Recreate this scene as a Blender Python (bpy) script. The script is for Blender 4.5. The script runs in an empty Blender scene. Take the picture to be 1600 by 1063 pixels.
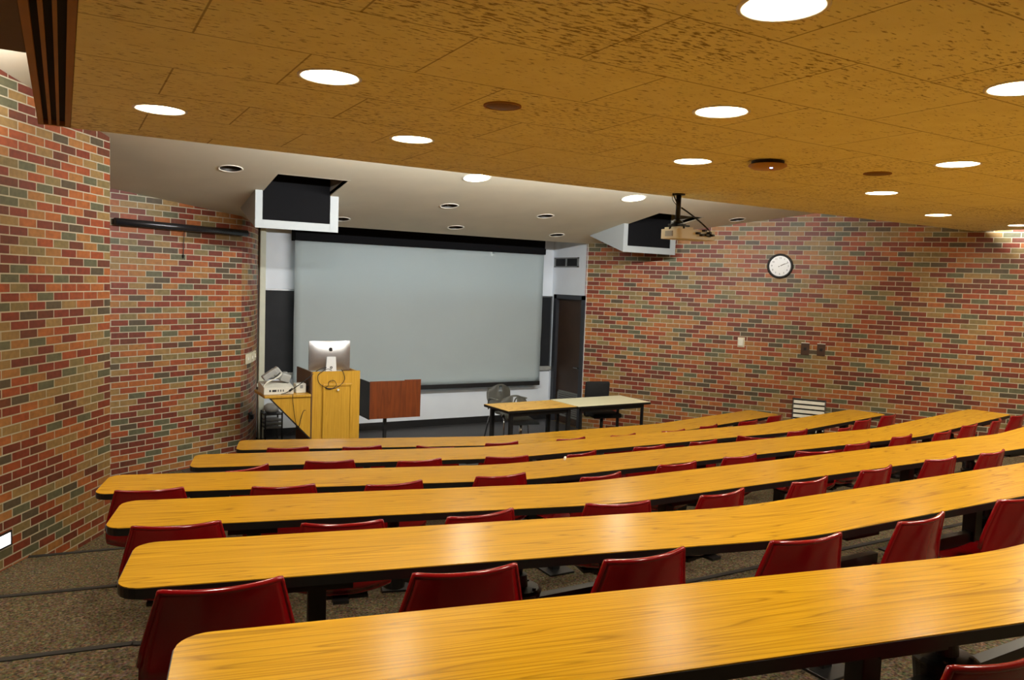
import bpy, bmesh, math, random
from mathutils import Vector, Matrix
from mathutils.geometry import tessellate_polygon

random.seed(7)
C = bpy.context.scene.collection
PI = math.pi

# ------------------------------------------------------------------ materials
def srgb(r, g, b):
    f = lambda c: (c / 255) / 12.92 if c <= 10 else (((c / 255) + .055) / 1.055) ** 2.4
    return (f(r), f(g), f(b), 1)

class NT:
    def __init__(s, name):
        s.m = bpy.data.materials.new(name); s.m.use_nodes = True
        s.t = s.m.node_tree; s.b = s.t.nodes['Principled BSDF']
    def n(s, kind, **kw):
        o = s.t.nodes.new(kind)
        for k, v in kw.items():
            if k in o.inputs.keys() if hasattr(o.inputs, 'keys') else False: o.inputs[k].default_value = v
            else: setattr(o, k, v)
        return o
    def l(s, a, b): s.t.links.new(a, b)

def ramp(nt, stops, interp='LINEAR'):
    r = nt.t.nodes.new('ShaderNodeValToRGB'); r.color_ramp.interpolation = interp
    e = r.color_ramp.elements
    while len(e) > 1: e.remove(e[-1])
    e[0].position, e[0].color = stops[0]
    for p, c in stops[1:]:
        x = e.new(p); x.color = c
    return r

def mat(name, col, rough=.5, metal=0, vary=.06, scale=30, bump=0.0, spec=.5):
    nt = NT(name); b = nt.b
    b.inputs['Roughness'].default_value = rough; b.inputs['Metallic'].default_value = metal
    b.inputs['Specular IOR Level'].default_value = spec
    tc = nt.n('ShaderNodeTexCoord'); nz = nt.t.nodes.new('ShaderNodeTexNoise')
    nz.inputs['Scale'].default_value = scale; nz.inputs['Detail'].default_value = 4
    nt.l(tc.outputs['Object'], nz.inputs['Vector'])
    lo = tuple(c * (1 - vary) for c in col[:3]) + (1,); hi = tuple(min(1, c * (1 + vary)) for c in col[:3]) + (1,)
    r = ramp(nt, [(.3, lo), (.7, hi)]); nt.l(nz.outputs['Fac'], r.inputs['Fac'])
    nt.l(r.outputs['Color'], b.inputs['Base Color'])
    if bump:
        bp = nt.t.nodes.new('ShaderNodeBump'); bp.inputs['Strength'].default_value = bump; bp.inputs['Distance'].default_value = .01
        nt.l(nz.outputs['Fac'], bp.inputs['Height']); nt.l(bp.outputs['Normal'], b.inputs['Normal'])
    return nt.m

def emit(name, col, strength):
    nt = NT(name); b = nt.b
    b.inputs['Base Color'].default_value = col
    b.inputs['Emission Color'].default_value = col
    b.inputs['Emission Strength'].default_value = strength
    return nt.m

BW, RH = .2032, .06773
def brick_mat():
    nt = NT('brick_masonry'); b = nt.b
    uv = nt.n('ShaderNodeUVMap'); uv.uv_map = 'UVMap'
    bt = nt.t.nodes.new('ShaderNodeTexBrick')
    bt.offset = .5; bt.offset_frequency = 2; bt.squash = 1
    bt.inputs['Color1'].default_value = (0, 0, 0, 1); bt.inputs['Color2'].default_value = (1, 1, 1, 1)
    bt.inputs['Mortar'].default_value = (.5, .5, .5, 1); bt.inputs['Scale'].default_value = 1
    bt.inputs['Mortar Size'].default_value = .0055; bt.inputs['Mortar Smooth'].default_value = .25
    bt.inputs['Bias'].default_value = 0; bt.inputs['Brick Width'].default_value = BW; bt.inputs['Row Height'].default_value = RH
    nt.l(uv.outputs['UV'], bt.inputs['Vector'])
    pal = [(0, srgb(108, 48, 32)), (.12, srgb(146, 70, 36)), (.25, srgb(122, 52, 32)), (.37, srgb(158, 90, 44)), (.50, srgb(100, 52, 34)),
           (.57, srgb(142, 112, 66)), (.70, srgb(92, 90, 66)), (.80, srgb(154, 104, 54)), (.88, srgb(82, 70, 52)), (.93, srgb(124, 106, 66))]
    r = ramp(nt, pal, 'CONSTANT'); nt.l(bt.outputs['Color'], r.inputs['Fac'])
    nz = nt.t.nodes.new('ShaderNodeTexNoise'); nz.inputs['Scale'].default_value = 22; nz.inputs['Detail'].default_value = 6
    nt.l(uv.outputs['UV'], nz.inputs['Vector'])
    ov = nt.t.nodes.new('ShaderNodeMix'); ov.data_type = 'RGBA'; ov.blend_type = 'OVERLAY'; ov.inputs['Factor'].default_value = .6
    nt.l(r.outputs['Color'], ov.inputs[6])
    g = ramp(nt, [(.25, (.3, .3, .3, 1)), (.75, (.7, .7, .7, 1))]); nt.l(nz.outputs['Fac'], g.inputs['Fac']); nt.l(g.outputs['Color'], ov.inputs[7])
    mx = nt.t.nodes.new('ShaderNodeMix'); mx.data_type = 'RGBA'
    nt.l(bt.outputs['Fac'], mx.inputs['Factor']); nt.l(ov.outputs[2], mx.inputs[6]); mx.inputs[7].default_value = srgb(178, 170, 148)
    nt.l(mx.outputs[2], b.inputs['Base Color'])
    b.inputs['Roughness'].default_value = .5; b.inputs['Specular IOR Level'].default_value = .45
    inv = nt.t.nodes.new('ShaderNodeMath'); inv.operation = 'SUBTRACT'; inv.inputs[0].default_value = 1
    nt.l(bt.outputs['Fac'], inv.inputs[1])
    bp = nt.t.nodes.new('ShaderNodeBump'); bp.inputs['Strength'].default_value = .35; bp.inputs['Distance'].default_value = .006
    nt.l(inv.outputs[0], bp.inputs['Height']); nt.l(bp.outputs['Normal'], b.inputs['Normal'])
    return nt.m

def wood_mat(name, light, dark, grain, sx=1.0, sy=26.0, rough=.33, uvmap=True, spec=.5):
    nt = NT(name); b = nt.b
    if uvmap:
        src = nt.n('ShaderNodeUVMap'); src.uv_map = 'UVMap'; out = src.outputs['UV']
    else:
        src = nt.n('ShaderNodeTexCoord'); out = src.outputs['Object']
    mp = nt.t.nodes.new('ShaderNodeMapping'); mp.inputs['Scale'].default_value = (sx, sy, sy if not uvmap else 1)
    nt.l(out, mp.inputs['Vector'])
    n1 = nt.t.nodes.new('ShaderNodeTexNoise'); n1.inputs['Scale'].default_value = 2.2; n1.inputs['Detail'].default_value = 7; n1.inputs['Roughness'].default_value = .65
    n1.inputs['Distortion'].default_value = .3
    nt.l(mp.outputs['Vector'], n1.inputs['Vector'])
    # cathedral figure: bands of a slowly wandering field
    mp2 = nt.t.nodes.new('ShaderNodeMapping'); mp2.inputs['Scale'].default_value = (sx * .4, sy * (.11 if uvmap else .16), sy * .16 if not uvmap else 1)
    nt.l(out, mp2.inputs['Vector'])
    n2 = nt.t.nodes.new('ShaderNodeTexNoise'); n2.inputs['Scale'].default_value = 1.0; n2.inputs['Detail'].default_value = 2
    nt.l(mp2.outputs['Vector'], n2.inputs['Vector'])
    mu = nt.t.nodes.new('ShaderNodeMath'); mu.operation = 'MULTIPLY'; mu.inputs[1].default_value = 22
    nt.l(n2.outputs['Fac'], mu.inputs[0])
    fr = nt.t.nodes.new('ShaderNodeMath'); fr.operation = 'FRACT'; nt.l(mu.outputs[0], fr.inputs[0])
    lines = ramp(nt, [(0, (1, 1, 1, 1)), (.1, (.35, .35, .35, 1)), (.5, (0, 0, 0, 1)), (.9, (.1, .1, .1, 1)), (1, (1, 1, 1, 1))])
    nt.l(fr.outputs[0], lines.inputs['Fac'])
    base = ramp(nt, [(.32, dark), (.62, light)]); nt.l(n1.outputs['Fac'], base.inputs['Fac'])
    mx = nt.t.nodes.new('ShaderNodeMix'); mx.data_type = 'RGBA'
    sc = nt.t.nodes.new('ShaderNodeMath'); sc.operation = 'MULTIPLY'; sc.inputs[1].default_value = .55
    nt.l(lines.outputs['Color'], sc.inputs[0]); nt.l(sc.outputs[0], mx.inputs['Factor'])
    nt.l(base.outputs['Color'], mx.inputs[6]); mx.inputs[7].default_value = grain
    nt.l(mx.outputs[2], b.inputs['Base Color'])
    b.inputs['Roughness'].default_value = rough; b.inputs['Specular IOR Level'].default_value = spec
    return nt.m

def carpet_mat():
    nt = NT('carpet_speckled'); b = nt.b
    tc = nt.n('ShaderNodeTexCoord')
    n1 = nt.t.nodes.new('ShaderNodeTexNoise'); n1.inputs['Scale'].default_value = 75; n1.inputs['Detail'].default_value = 3
    n2 = nt.t.nodes.new('ShaderNodeTexNoise'); n2.inputs['Scale'].default_value = 30; n2.inputs['Detail'].default_value = 3
    nt.l(tc.outputs['Object'], n1.inputs['Vector']); nt.l(tc.outputs['Object'], n2.inputs['Vector'])
    r = ramp(nt, [(.3, srgb(46, 44, 40)), (.43, srgb(84, 76, 60)), (.5, srgb(110, 92, 62)), (.58, srgb(98, 92, 82)), (.68, srgb(136, 120, 94))])
    nt.l(n1.outputs['Fac'], r.inputs['Fac'])
    g = ramp(nt, [(.35, (.36, .36, .36, 1)), (.65, (.64, .64, .64, 1))]); nt.l(n2.outputs['Fac'], g.inputs['Fac'])
    ov = nt.t.nodes.new('ShaderNodeMix'); ov.data_type = 'RGBA'; ov.blend_type = 'OVERLAY'; ov.inputs['Factor'].default_value = .8
    nt.l(r.outputs['Color'], ov.inputs[6]); nt.l(g.outputs['Color'], ov.inputs[7])
    n4 = nt.t.nodes.new('ShaderNodeTexNoise'); n4.inputs['Scale'].default_value = 48; n4.inputs['Detail'].default_value = 2; nt.l(tc.outputs['Object'], n4.inputs['Vector'])
    ov2 = nt.t.nodes.new('ShaderNodeMix'); ov2.data_type = 'RGBA'; ov2.blend_type = 'OVERLAY'; ov2.inputs['Factor'].default_value = .7
    nt.l(ov.outputs[2], ov2.inputs[6]); nt.l(n4.outputs['Color'], ov2.inputs[7])
    nt.l(ov2.outputs[2], b.inputs['Base Color']); b.inputs['Roughness'].default_value = .95; b.inputs['Specular IOR Level'].default_value = .1
    bp = nt.t.nodes.new('ShaderNodeBump'); bp.inputs['Strength'].default_value = .5; bp.inputs['Distance'].default_value = .01
    nt.l(n1.outputs['Fac'], bp.inputs['Height']); nt.l(bp.outputs['Normal'], b.inputs['Normal'])
    return nt.m

def cork_mat():
    nt = NT('ceiling_tile_cork'); b = nt.b
    tc = nt.n('ShaderNodeTexCoord')
    bt = nt.t.nodes.new('ShaderNodeTexBrick'); bt.offset = .5; bt.offset_frequency = 2
    bt.inputs['Color1'].default_value = (0, 0, 0, 1); bt.inputs['Color2'].default_value = (1, 1, 1, 1); bt.inputs['Mortar'].default_value = (.5, .5, .5, 1)
    bt.inputs['Scale'].default_value = 1; bt.inputs['Mortar Size'].default_value = .0055; bt.inputs['Mortar Smooth'].default_value = .5
    bt.inputs['Brick Width'].default_value = .91; bt.inputs['Row Height'].default_value = .6096
    mp0 = nt.t.nodes.new('ShaderNodeMapping'); mp0.inputs['Location'].default_value = (.02 + .91 * 20, -2.66 + .6096 * 20, 0)
    nt.l(tc.outputs['Object'], mp0.inputs['Vector']); nt.l(mp0.outputs['Vector'], bt.inputs['Vector'])
    # flecks, elongated
    mp = nt.t.nodes.new('ShaderNodeMapping'); mp.inputs['Scale'].default_value = (22, 66, 1); mp.inputs['Rotation'].default_value = (0, 0, .25)
    nt.l(tc.outputs['Object'], mp.inputs['Vector'])
    n1 = nt.t.nodes.new('ShaderNodeTexNoise'); n1.inputs['Scale'].default_value = 1; n1.inputs['Detail'].default_value = 5; n1.inputs['Roughness'].default_value = .6
    nt.l(mp.outputs['Vector'], n1.inputs['Vector'])
    # how fissured: one value a tile plus a soft field
    n3 = nt.t.nodes.new('ShaderNodeTexNoise'); n3.inputs['Scale'].default_value = 1.1; nt.l(tc.outputs['Object'], n3.inputs['Vector'])
    a1 = nt.t.nodes.new('ShaderNodeMath'); a1.operation = 'MULTIPLY_ADD'; a1.inputs[1].default_value = .07; a1.inputs[2].default_value = -.045
    nt.l(bt.outputs['Color'], a1.inputs[0])
    a2 = nt.t.nodes.new('ShaderNodeMath'); a2.operation = 'MULTIPLY_ADD'; a2.inputs[1].default_value = .16
    nt.l(n3.outputs['Fac'], a2.inputs[0]); nt.l(a1.outputs[0], a2.inputs[2])
    a3 = nt.t.nodes.new('ShaderNodeMath'); a3.operation = 'ADD'; nt.l(n1.outputs['Fac'], a3.inputs[0]); nt.l(a2.outputs[0], a3.inputs[1])
    fl = ramp(nt, [(.63, (0, 0, 0, 1)), (.73, (1, 1, 1, 1))]); nt.l(a3.outputs[0], fl.inputs['Fac'])
    n2 = nt.t.nodes.new('ShaderNodeTexNoise'); n2.inputs['Scale'].default_value = 7; n2.inputs['Detail'].default_value = 5; nt.l(tc.outputs['Object'], n2.inputs['Vector'])
    base = ramp(nt, [(.3, CORK_D), (.7, CORK_L)]); nt.l(n2.outputs['Fac'], base.inputs['Fac'])
    mx = nt.t.nodes.new('ShaderNodeMix'); mx.data_type = 'RGBA'; mx.inputs[7].default_value = CORK_F
    k = nt.t.nodes.new('ShaderNodeMath'); k.operation = 'MULTIPLY'; k.inputs[1].default_value = .75
    nt.l(fl.outputs['Color'], k.inputs[0]); nt.l(k.outputs[0], mx.inputs['Factor']); nt.l(base.outputs['Color'], mx.inputs[6])
    m2 = nt.t.nodes.new('ShaderNodeMix'); m2.data_type = 'RGBA'; m2.inputs[7].default_value = CORK_F
    k2 = nt.t.nodes.new('ShaderNodeMath'); k2.operation = 'MULTIPLY'; k2.inputs[1].default_value = .6
    nt.l(bt.outputs['Fac'], k2.inputs[0]); nt.l(k2.outputs[0], m2.inputs['Factor']); nt.l(mx.outputs[2], m2.inputs[6])
    nt.l(m2.outputs[2], b.inputs['Base Color']); b.inputs['Roughness'].default_value = .9; b.inputs['Specular IOR Level'].default_value = .1
    bp = nt.t.nodes.new('ShaderNodeBump'); bp.inputs['Strength'].default_value = .3; bp.inputs['Distance'].default_value = .006; bp.invert = True
    nt.l(a3.outputs[0], bp.inputs['Height']); nt.l(bp.outputs['Normal'], b.inputs['Normal'])
    return nt.m

CORK_D, CORK_L, CORK_F = srgb(240, 230, 180), srgb(248, 240, 194), srgb(112, 80, 40)
M = dict(
    brick=brick_mat(), carpet=carpet_mat(), cork=cork_mat(),
    desk=wood_mat('desk_oak_laminate', srgb(204, 154, 28), srgb(178, 128, 14), srgb(110, 70, 8), sx=.8, sy=58.0, rough=.24, spec=.16),
    podium=wood_mat('podium_oak', srgb(205, 158, 52), srgb(186, 138, 38), srgb(170, 120, 30), sx=22, sy=1.2, rough=.4, uvmap=False),
    podium_shade=mat('podium_side_shaded', srgb(96, 66, 40), .5, scale=6),  # left side of the podium, its shade put into the colour
    cherry=wood_mat('cherry_veneer', srgb(124, 58, 14), srgb(98, 42, 8), srgb(78, 32, 6), sx=9, sy=1.0, rough=.42, uvmap=False),
    white_ceiling=mat('ceiling_white_paint', srgb(206, 199, 178), .8, vary=.04, scale=2.2, bump=.05),
    white_wall=mat('wall_white_paint', srgb(224, 230, 238), .7, vary=.02, scale=3),
    white_trim=mat('trim_cream_paint', srgb(206, 208, 188), .5, vary=.05, scale=8),
    screen=mat('screen_fabric', srgb(220, 232, 234), .85, vary=.015, scale=1.2, bump=.25),
    board=mat('chalkboard_slate', srgb(36, 37, 40), .6, vary=.15, scale=4, spec=.2),
    alu=mat('aluminium_trim', srgb(150, 152, 154), .35, 1, vary=.05),
    black=mat('black_paint', srgb(16, 16, 18), .5, vary=.1),
    black_gloss=mat('black_glass', srgb(10, 10, 12), .25, vary=.05), black_matte=mat('black_matte_panel', srgb(20, 20, 22), .9, vary=.05, spec=.1),
    black_metal=mat('black_steel', srgb(22, 22, 23), .42, vary=.1),
    hub=mat('dark_cast_metal', srgb(62, 60, 58), .38, .6, vary=.1),
    band=mat('black_edge_band', srgb(18, 17, 16), .4, vary=.1),
    floor=mat('stage_vinyl', srgb(52, 50, 51), .5, vary=.1, scale=9),
    rubber=mat('rubber_nosing', srgb(42, 40, 38), .7, vary=.1),
    red=mat('red_plastic', srgb(130, 8, 14), .15, vary=.03, scale=4, spec=.65),
    hood=mat('hood_white_paint', srgb(166, 172, 174), .5, vary=.01),
    recess=mat('recess_grey_paint', srgb(150, 142, 130), .8),
    lamp_trim=mat('downlight_white_trim', srgb(235, 230, 215), .3, vary=.01),
    lamp=emit('downlight_lamp_glow', (1, .93, .77, 1), 122),
    canblack=mat('downlight_dark_baffle', srgb(40, 34, 28), .5),
    cork_edge=mat('ceiling_brown_edge', srgb(150, 104, 50), .7, vary=.06, scale=5),
    dark_brown=mat('soffit_dark_brown', srgb(92, 70, 52), .8),
    slot=mat('slot_black', srgb(8, 8, 8), .8),
    grille=mat('speaker_grille_brown', srgb(122, 88, 46), .6, .2, vary=.2, scale=120),
    ap=mat('access_point_tan', srgb(186, 138, 76), .5),
    led=emit('led_blue', (.2, .25, 1, 1), 12),
    projector=mat('projector_cream_plastic', srgb(222, 216, 196), .4, vary=.02),
    cable=mat('black_cable', srgb(20, 18, 17), .5),
    aluminum_case=mat('aluminium_case', srgb(196, 196, 198), .32, .9, vary=.02),
    stand_white=mat('stand_satin_aluminium', srgb(226, 228, 228), .4, .15, vary=.01),
    plate=mat('switch_ivory', srgb(222, 214, 186), .45, vary=.02),
    plate_brown=mat('plate_brown', srgb(72, 48, 36), .4),
    louver=mat('louver_white', srgb(224, 222, 212), .4, vary=.02),
    louver_grey=mat('louver_grey', srgb(112, 114, 110), .5),
    door=mat('door_dark_walnut', srgb(58, 40, 28), .5, vary=.2, scale=3),
    frame=mat('door_frame_charcoal', srgb(46, 48, 54), .5, vary=.06),
    table_wood=wood_mat('table_oak_top', srgb(232, 188, 96), srgb(220, 174, 82), srgb(170, 116, 40), sx=2, sy=14, rough=.4, uvmap=False),
    table_white=mat('table_cream_top', srgb(236, 234, 202), .4, vary=.02),
    grey_plastic=mat('chair_grey_plastic', srgb(104, 104, 98), .4, vary=.04),
    chrome=mat('chrome', srgb(200, 200, 200), .15, 1, vary=.02),
    fabric_black=mat('chair_black_fabric', srgb(20, 20, 22), .9, vary=.2, scale=90),
    paper=mat('device_white_plastic', srgb(220, 218, 206), .45, vary=.02),
    smoke=mat('device_grey_plastic', srgb(158, 158, 154), .4, vary=.1, scale=10),
    tray=mat('tray_grey_plastic', srgb(120, 122, 122), .45),
    clock_face=mat('clock_dial_white', srgb(236, 238, 240), .25, vary=.01),
    ink=mat('ink_dark', srgb(40, 40, 44), .5),
    glow=emit('step_light_glow', (.95, .98, 1, 1), 3.0),
    roller=mat('roller_dark_metal', srgb(70, 70, 74), .25, .7, vary=.05),
    brass=mat('brass', srgb(170, 140, 70), .3, 1),
    chalk=mat('chalk_white', srgb(238, 234, 224), .9),
)

# ------------------------------------------------------------------ mesh helpers
def finish(name, bm, m, parent=None, smooth=False, loc=None):
    loose = [v for v in bm.verts if not v.link_faces]
    if loose: bmesh.ops.delete(bm, geom=loose, context='VERTS')
    bmesh.ops.recalc_face_normals(bm, faces=bm.faces)
    me = bpy.data.meshes.new(name); bm.to_mesh(me); bm.free()
    if m: me.materials.append(M[m] if isinstance(m, str) else m)
    if smooth:
        for p in me.polygons: p.use_smooth = True
    o = bpy.data.objects.new(name, me); C.objects.link(o)
    if parent: o.parent = parent
    if loc: o.location = loc
    return o

def add_box(bm, lo, hi, mtx=None, bevel=0):
    r = bmesh.ops.create_cube(bm, size=1)
    vs = r['verts']
    c = [(a + b) / 2 for a, b in zip(lo, hi)]; s = [abs(b - a) for a, b in zip(lo, hi)]
    for v in vs:
        v.co = Vector((v.co.x * s[0] + c[0], v.co.y * s[1] + c[1], v.co.z * s[2] + c[2]))
    if bevel:
        es = list({e for v in vs for e in v.link_edges})
        rb = bmesh.ops.bevel(bm, geom=es, offset=bevel, segments=2, profile=.5, affect='EDGES')
        vs = list({v for f in rb['faces'] for v in f.verts} | {v for v in vs if v.is_valid})
    if mtx:
        for v in vs: v.co = mtx @ v.co
    return vs

def add_cyl(bm, p0, p1, r0, r1=None, seg=20, caps=True):
    r1 = r0 if r1 is None else r1
    p0, p1 = Vector(p0), Vector(p1); d = (p1 - p0)
    q = Vector((0, 0, 1)).rotation_difference(d.normalized())
    rings = []
    for p, r in ((p0, r0), (p1, r1)):
        rings.append([bm.verts.new(p + q @ Vector((r * math.cos(2 * PI * i / seg), r * math.sin(2 * PI * i / seg), 0))) for i in range(seg)])
    for i in range(seg):
        j = (i + 1) % seg; bm.faces.new((rings[0][i], rings[0][j], rings[1][j], rings[1][i]))
    if caps:
        bm.faces.new(rings[0][::-1]); bm.faces.new(rings[1])

def add_tube(bm, pts, r, seg=8, closed=False):
    pts = [Vector(p) for p in pts]; n = len(pts); rings = []; up = None
    for i, p in enumerate(pts):
        a = pts[i - 1] if (i > 0 or closed) else p; b = pts[(i + 1) % n] if (i < n - 1 or closed) else p
        t = (b - a).normalized()
        if up is None: up = t.orthogonal().normalized()
        up = (up - t * up.dot(t)).normalized(); w = t.cross(up)
        rr = r[i] if isinstance(r, (list, tuple)) else r
        rings.append([bm.verts.new(p + rr * (up * math.cos(2 * PI * k / seg) + w * math.sin(2 * PI * k / seg))) for k in range(seg)])
    m = n if closed else n - 1
    for i in range(m):
        A, B = rings[i], rings[(i + 1) % n]
        for k in range(seg):
            j = (k + 1) % seg; bm.faces.new((A[k], A[j], B[j], B[k]))
    if not closed:
        bm.faces.new(rings[0][::-1]); bm.faces.new(rings[-1])

def add_lathe(bm, prof, c=(0, 0, 0), seg=32):
    rings = []
    for r, z in prof:
        if r < 1e-6: rings.append([bm.verts.new((c[0], c[1], c[2] + z))])
        else: rings.append([bm.verts.new((c[0] + r * math.cos(2 * PI * i / seg), c[1] + r * math.sin(2 * PI * i / seg), c[2] + z)) for i in range(seg)])
    for A, B in zip(rings[:-1], rings[1:]):
        for i in range(seg):
            j = (i + 1) % seg
            if len(A) == 1 and len(B) == 1: continue
            if len(A) == 1: bm.faces.new((A[0], B[i], B[j]))
            elif len(B) == 1: bm.faces.new((A[i], A[j], B[0]))
            else: bm.faces.new((A[i], A[j], B[j], B[i]))

def add_prism(bm, poly, z0, z1):
    """vertical prism; z0 and z1 are numbers or functions of (x, y)"""
    f0 = z0 if callable(z0) else (lambda x, y: z0); f1 = z1 if callable(z1) else (lambda x, y: z1)
    lo = [bm.verts.new((x, y, f0(x, y))) for x, y in poly]; hi = [bm.verts.new((x, y, f1(x, y))) for x, y in poly]
    n = len(poly)
    tri = tessellate_polygon([[Vector((x, y, 0)) for x, y in poly]])
    for t in tri:
        bm.faces.new([lo[i] for i in t]); bm.faces.new([hi[i] for i in t])
    for i in range(n):
        j = (i + 1) % n; bm.faces.new((lo[i], lo[j], hi[j], hi[i]))

def add_extrude(bm, poly, axis, a, b):
    """poly in the two other axes, extruded along axis from a to b"""
    def P(u, v, w): return {'x': (w, u, v), 'y': (u, w, v), 'z': (u, v, w)}[axis]
    A = [bm.verts.new(P(u, v, a)) for u, v in poly]; B = [bm.verts.new(P(u, v, b)) for u, v in poly]
    for t in tessellate_polygon([[Vector((u, v, 0)) for u, v in poly]]):
        bm.faces.new([A[i] for i in t]); bm.faces.new([B[i] for i in t])
    for i in range(len(poly)):
        j = (i + 1) % len(poly); bm.faces.new((A[i], A[j], B[j], B[i]))

def smooth_path(pts, k=6):
    pts = [Vector(p) for p in pts]; out = []
    for i in range(len(pts) - 1):
        p0 = pts[max(i - 1, 0)]; p1 = pts[i]; p2 = pts[i + 1]; p3 = pts[min(i + 2, len(pts) - 1)]
        for s in range(k):
            t = s / k
            out.append(.5 * ((2 * p1) + (p2 - p0) * t + (2 * p0 - 5 * p1 + 4 * p2 - p3) * t * t + (3 * p1 - p0 - 3 * p2 + p3) * t ** 3))
    out.append(pts[-1]); return out

def thing(name, label, cat, loc=(0, 0, 0), rotz=0, group=None):
    o = bpy.data.objects.new(name, None); C.objects.link(o)
    o.empty_display_size = .1; o.location = loc; o.rotation_euler = (0, 0, rotz)
    o['label'] = label; o['category'] = cat
    if group: o['group'] = group
    return o

def tag(o, label, cat, group=None):
    o['label'] = label; o['category'] = cat
    if group: o['group'] = group
    return o

def struct(name, bm, m, parent=None, smooth=False):
    o = finish(name, bm, m, parent, smooth)
    if not parent: o['kind'] = 'structure'
    return o

def part(name, m, parent, fn, smooth=False, label=None):
    bm = bmesh.new(); fn(bm); o = finish(name, bm, m, parent, smooth)
    if label: o['label'] = label
    return o

def bx(*a, **k): return lambda bm: add_box(bm, *a, **k)

# ------------------------------------------------------------------ room shell
# X along the front wall, Y towards it, Z up from the stage floor
def ceil_z(y): return 4.77 - .169 * y
BACK = -1.9

def brick_wall(name, p0, p1, thick, u0, v0, zbot=0.0, top=None, pts=None, m='brick'):
    """masonry wall; the face runs from p0 to p1 (or along pts), thickness to its left; UV in metres"""
    pts = pts or [p0, p1]
    bm = bmesh.new(); uvl = bm.loops.layers.uv.new('UVMap')
    s = 0; rows = []
    n = len(pts)
    offs = []
    for i in range(n):
        a = Vector(pts[max(i - 1, 0)]); b = Vector(pts[min(i + 1, n - 1)]); d = (b - a).normalized()
        offs.append(Vector((-d.y, d.x)) * thick)
    for i, p in enumerate(pts):
        if i: s += (Vector(p) - Vector(pts[i - 1])).length
        q = Vector(p) + offs[i]
        zt = (top if top is not None else ceil_z(p[1]) + .02)
        zq = (top if top is not None else ceil_z(q.y) + .02)
        rows.append((s, [bm.verts.new((p[0], p[1], zbot)), bm.verts.new((p[0], p[1], zt)), bm.verts.new((q.x, q.y, zq)), bm.verts.new((q.x, q.y, zbot))]))
    def face(vs, us):
        f = bm.faces.new(vs)
        for l, u in zip(f.loops, us): l[uvl].uv = (u + u0, l.vert.co.z + v0)
    for (sa, A), (sb, B) in zip(rows[:-1], rows[1:]):
        for k in range(4):
            j = (k + 1) % 4; face((A[k], B[k], B[j], A[j]), (sa, sb, sb, sa))
    face(rows[0][1], (0, 0, -thick, -thick)); face(rows[-1][1][::-1], (rows[-1][0] + thick, rows[-1][0] + thick, rows[-1][0], rows[-1][0]))
    o = finish(name, bm, m); o['kind'] = 'structure'; return o

LWd = Vector((math.cos(math.radians(58.82)), math.sin(math.radians(58.82))))
LWc = Vector((.362, 7.707))
LWa = LWc - LWd * ((LWc.y - BACK) / LWd.y)
Llen = (LWc - LWa).length
# courses are phased to the joints seen in the photograph
def phase_u(s_joint): return 100 * BW - (s_joint % BW)
def phase_v(z_odd_bottom): return (41 * RH) - z_odd_bottom + RH * 0
brick_wall('wall_left', LWa, LWc, .28, phase_u(Llen), phase_v(2.207), zbot=-.02)
RWd = Vector((math.cos(math.radians(-24.6 - 30)), math.sin(math.radians(-24.6 - 30))))
RWc = Vector((7.333, 10.391)); RWe = RWc + RWd * ((RWc.y - BACK) / -RWd.y)
s0 = (Vector((7.587, 10.034)) - RWc).length
brick_wall('wall_right', RWc, RWe, .28, phase_u(s0), phase_v(1.976 - RH / 2), zbot=-.02)
W2d = Vector((1.948 - .446, 10.2 - 9.378)).normalized()
W2a = Vector((.446, 9.378)) - W2d * 1.1; W2b = Vector((1.948, 10.2))
brick_wall('wall_front_left', W2a, W2b, .25, phase_u(1.1), phase_v(2.566 - RH / 2), zbot=-.02)
brick_wall('wall_return_left', None, None, .2, phase_u(.1), phase_v(2.566 - RH / 2), zbot=-.02,
           pts=[(1.948, 10.2), (2.05, 10.36), (2.14, 10.55), (2.22, 10.76), (2.29, 10.98), (2.35, 11.2), (2.395, 11.38)], top=3.51)
brick_wall('wall_recess_left', W2a + Vector((-.25, -1.4)), W2a + Vector((0, .05)), .2, 0, 41 * RH, zbot=-.02)
brick_wall('wall_back', Vector((RWe.x + .3, BACK)), Vector((LWa.x - .3, BACK)), .2, 0, 41 * RH, zbot=-.02)

def plain(name, fn, m):
    bm = bmesh.new(); fn(bm); return struct(name, bm, m)
FY = 11.38
plain('wall_front', bx((2.3, FY, -.02), (7.6, FY + .12, 3.52)), 'white_wall')
def door_wall(bm):
    zt = 3.52
    add_box(bm, (7.34, 11.27, -.02), (7.5, 11.40, zt)); add_box(bm, (7.34, 10.372, -.02), (7.5, 10.40, zt))
    add_box(bm, (7.34, 10.40, 2.175), (7.5, 11.27, zt))
plain('wall_front_right', door_wall, 'white_wall')
plain('trim_1', lambda bm: [add_box(bm, (2.398, 11.27, 0), (2.478, 11.378, 3.49), bevel=.008), add_box(bm, (2.372, 11.255, .75), (2.402, 11.29, .80))], 'white_trim')
plain('baseboard_front', bx((2.48, FY - .014, 0), (7.34, FY, .115), bevel=.003), 'black')

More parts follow.
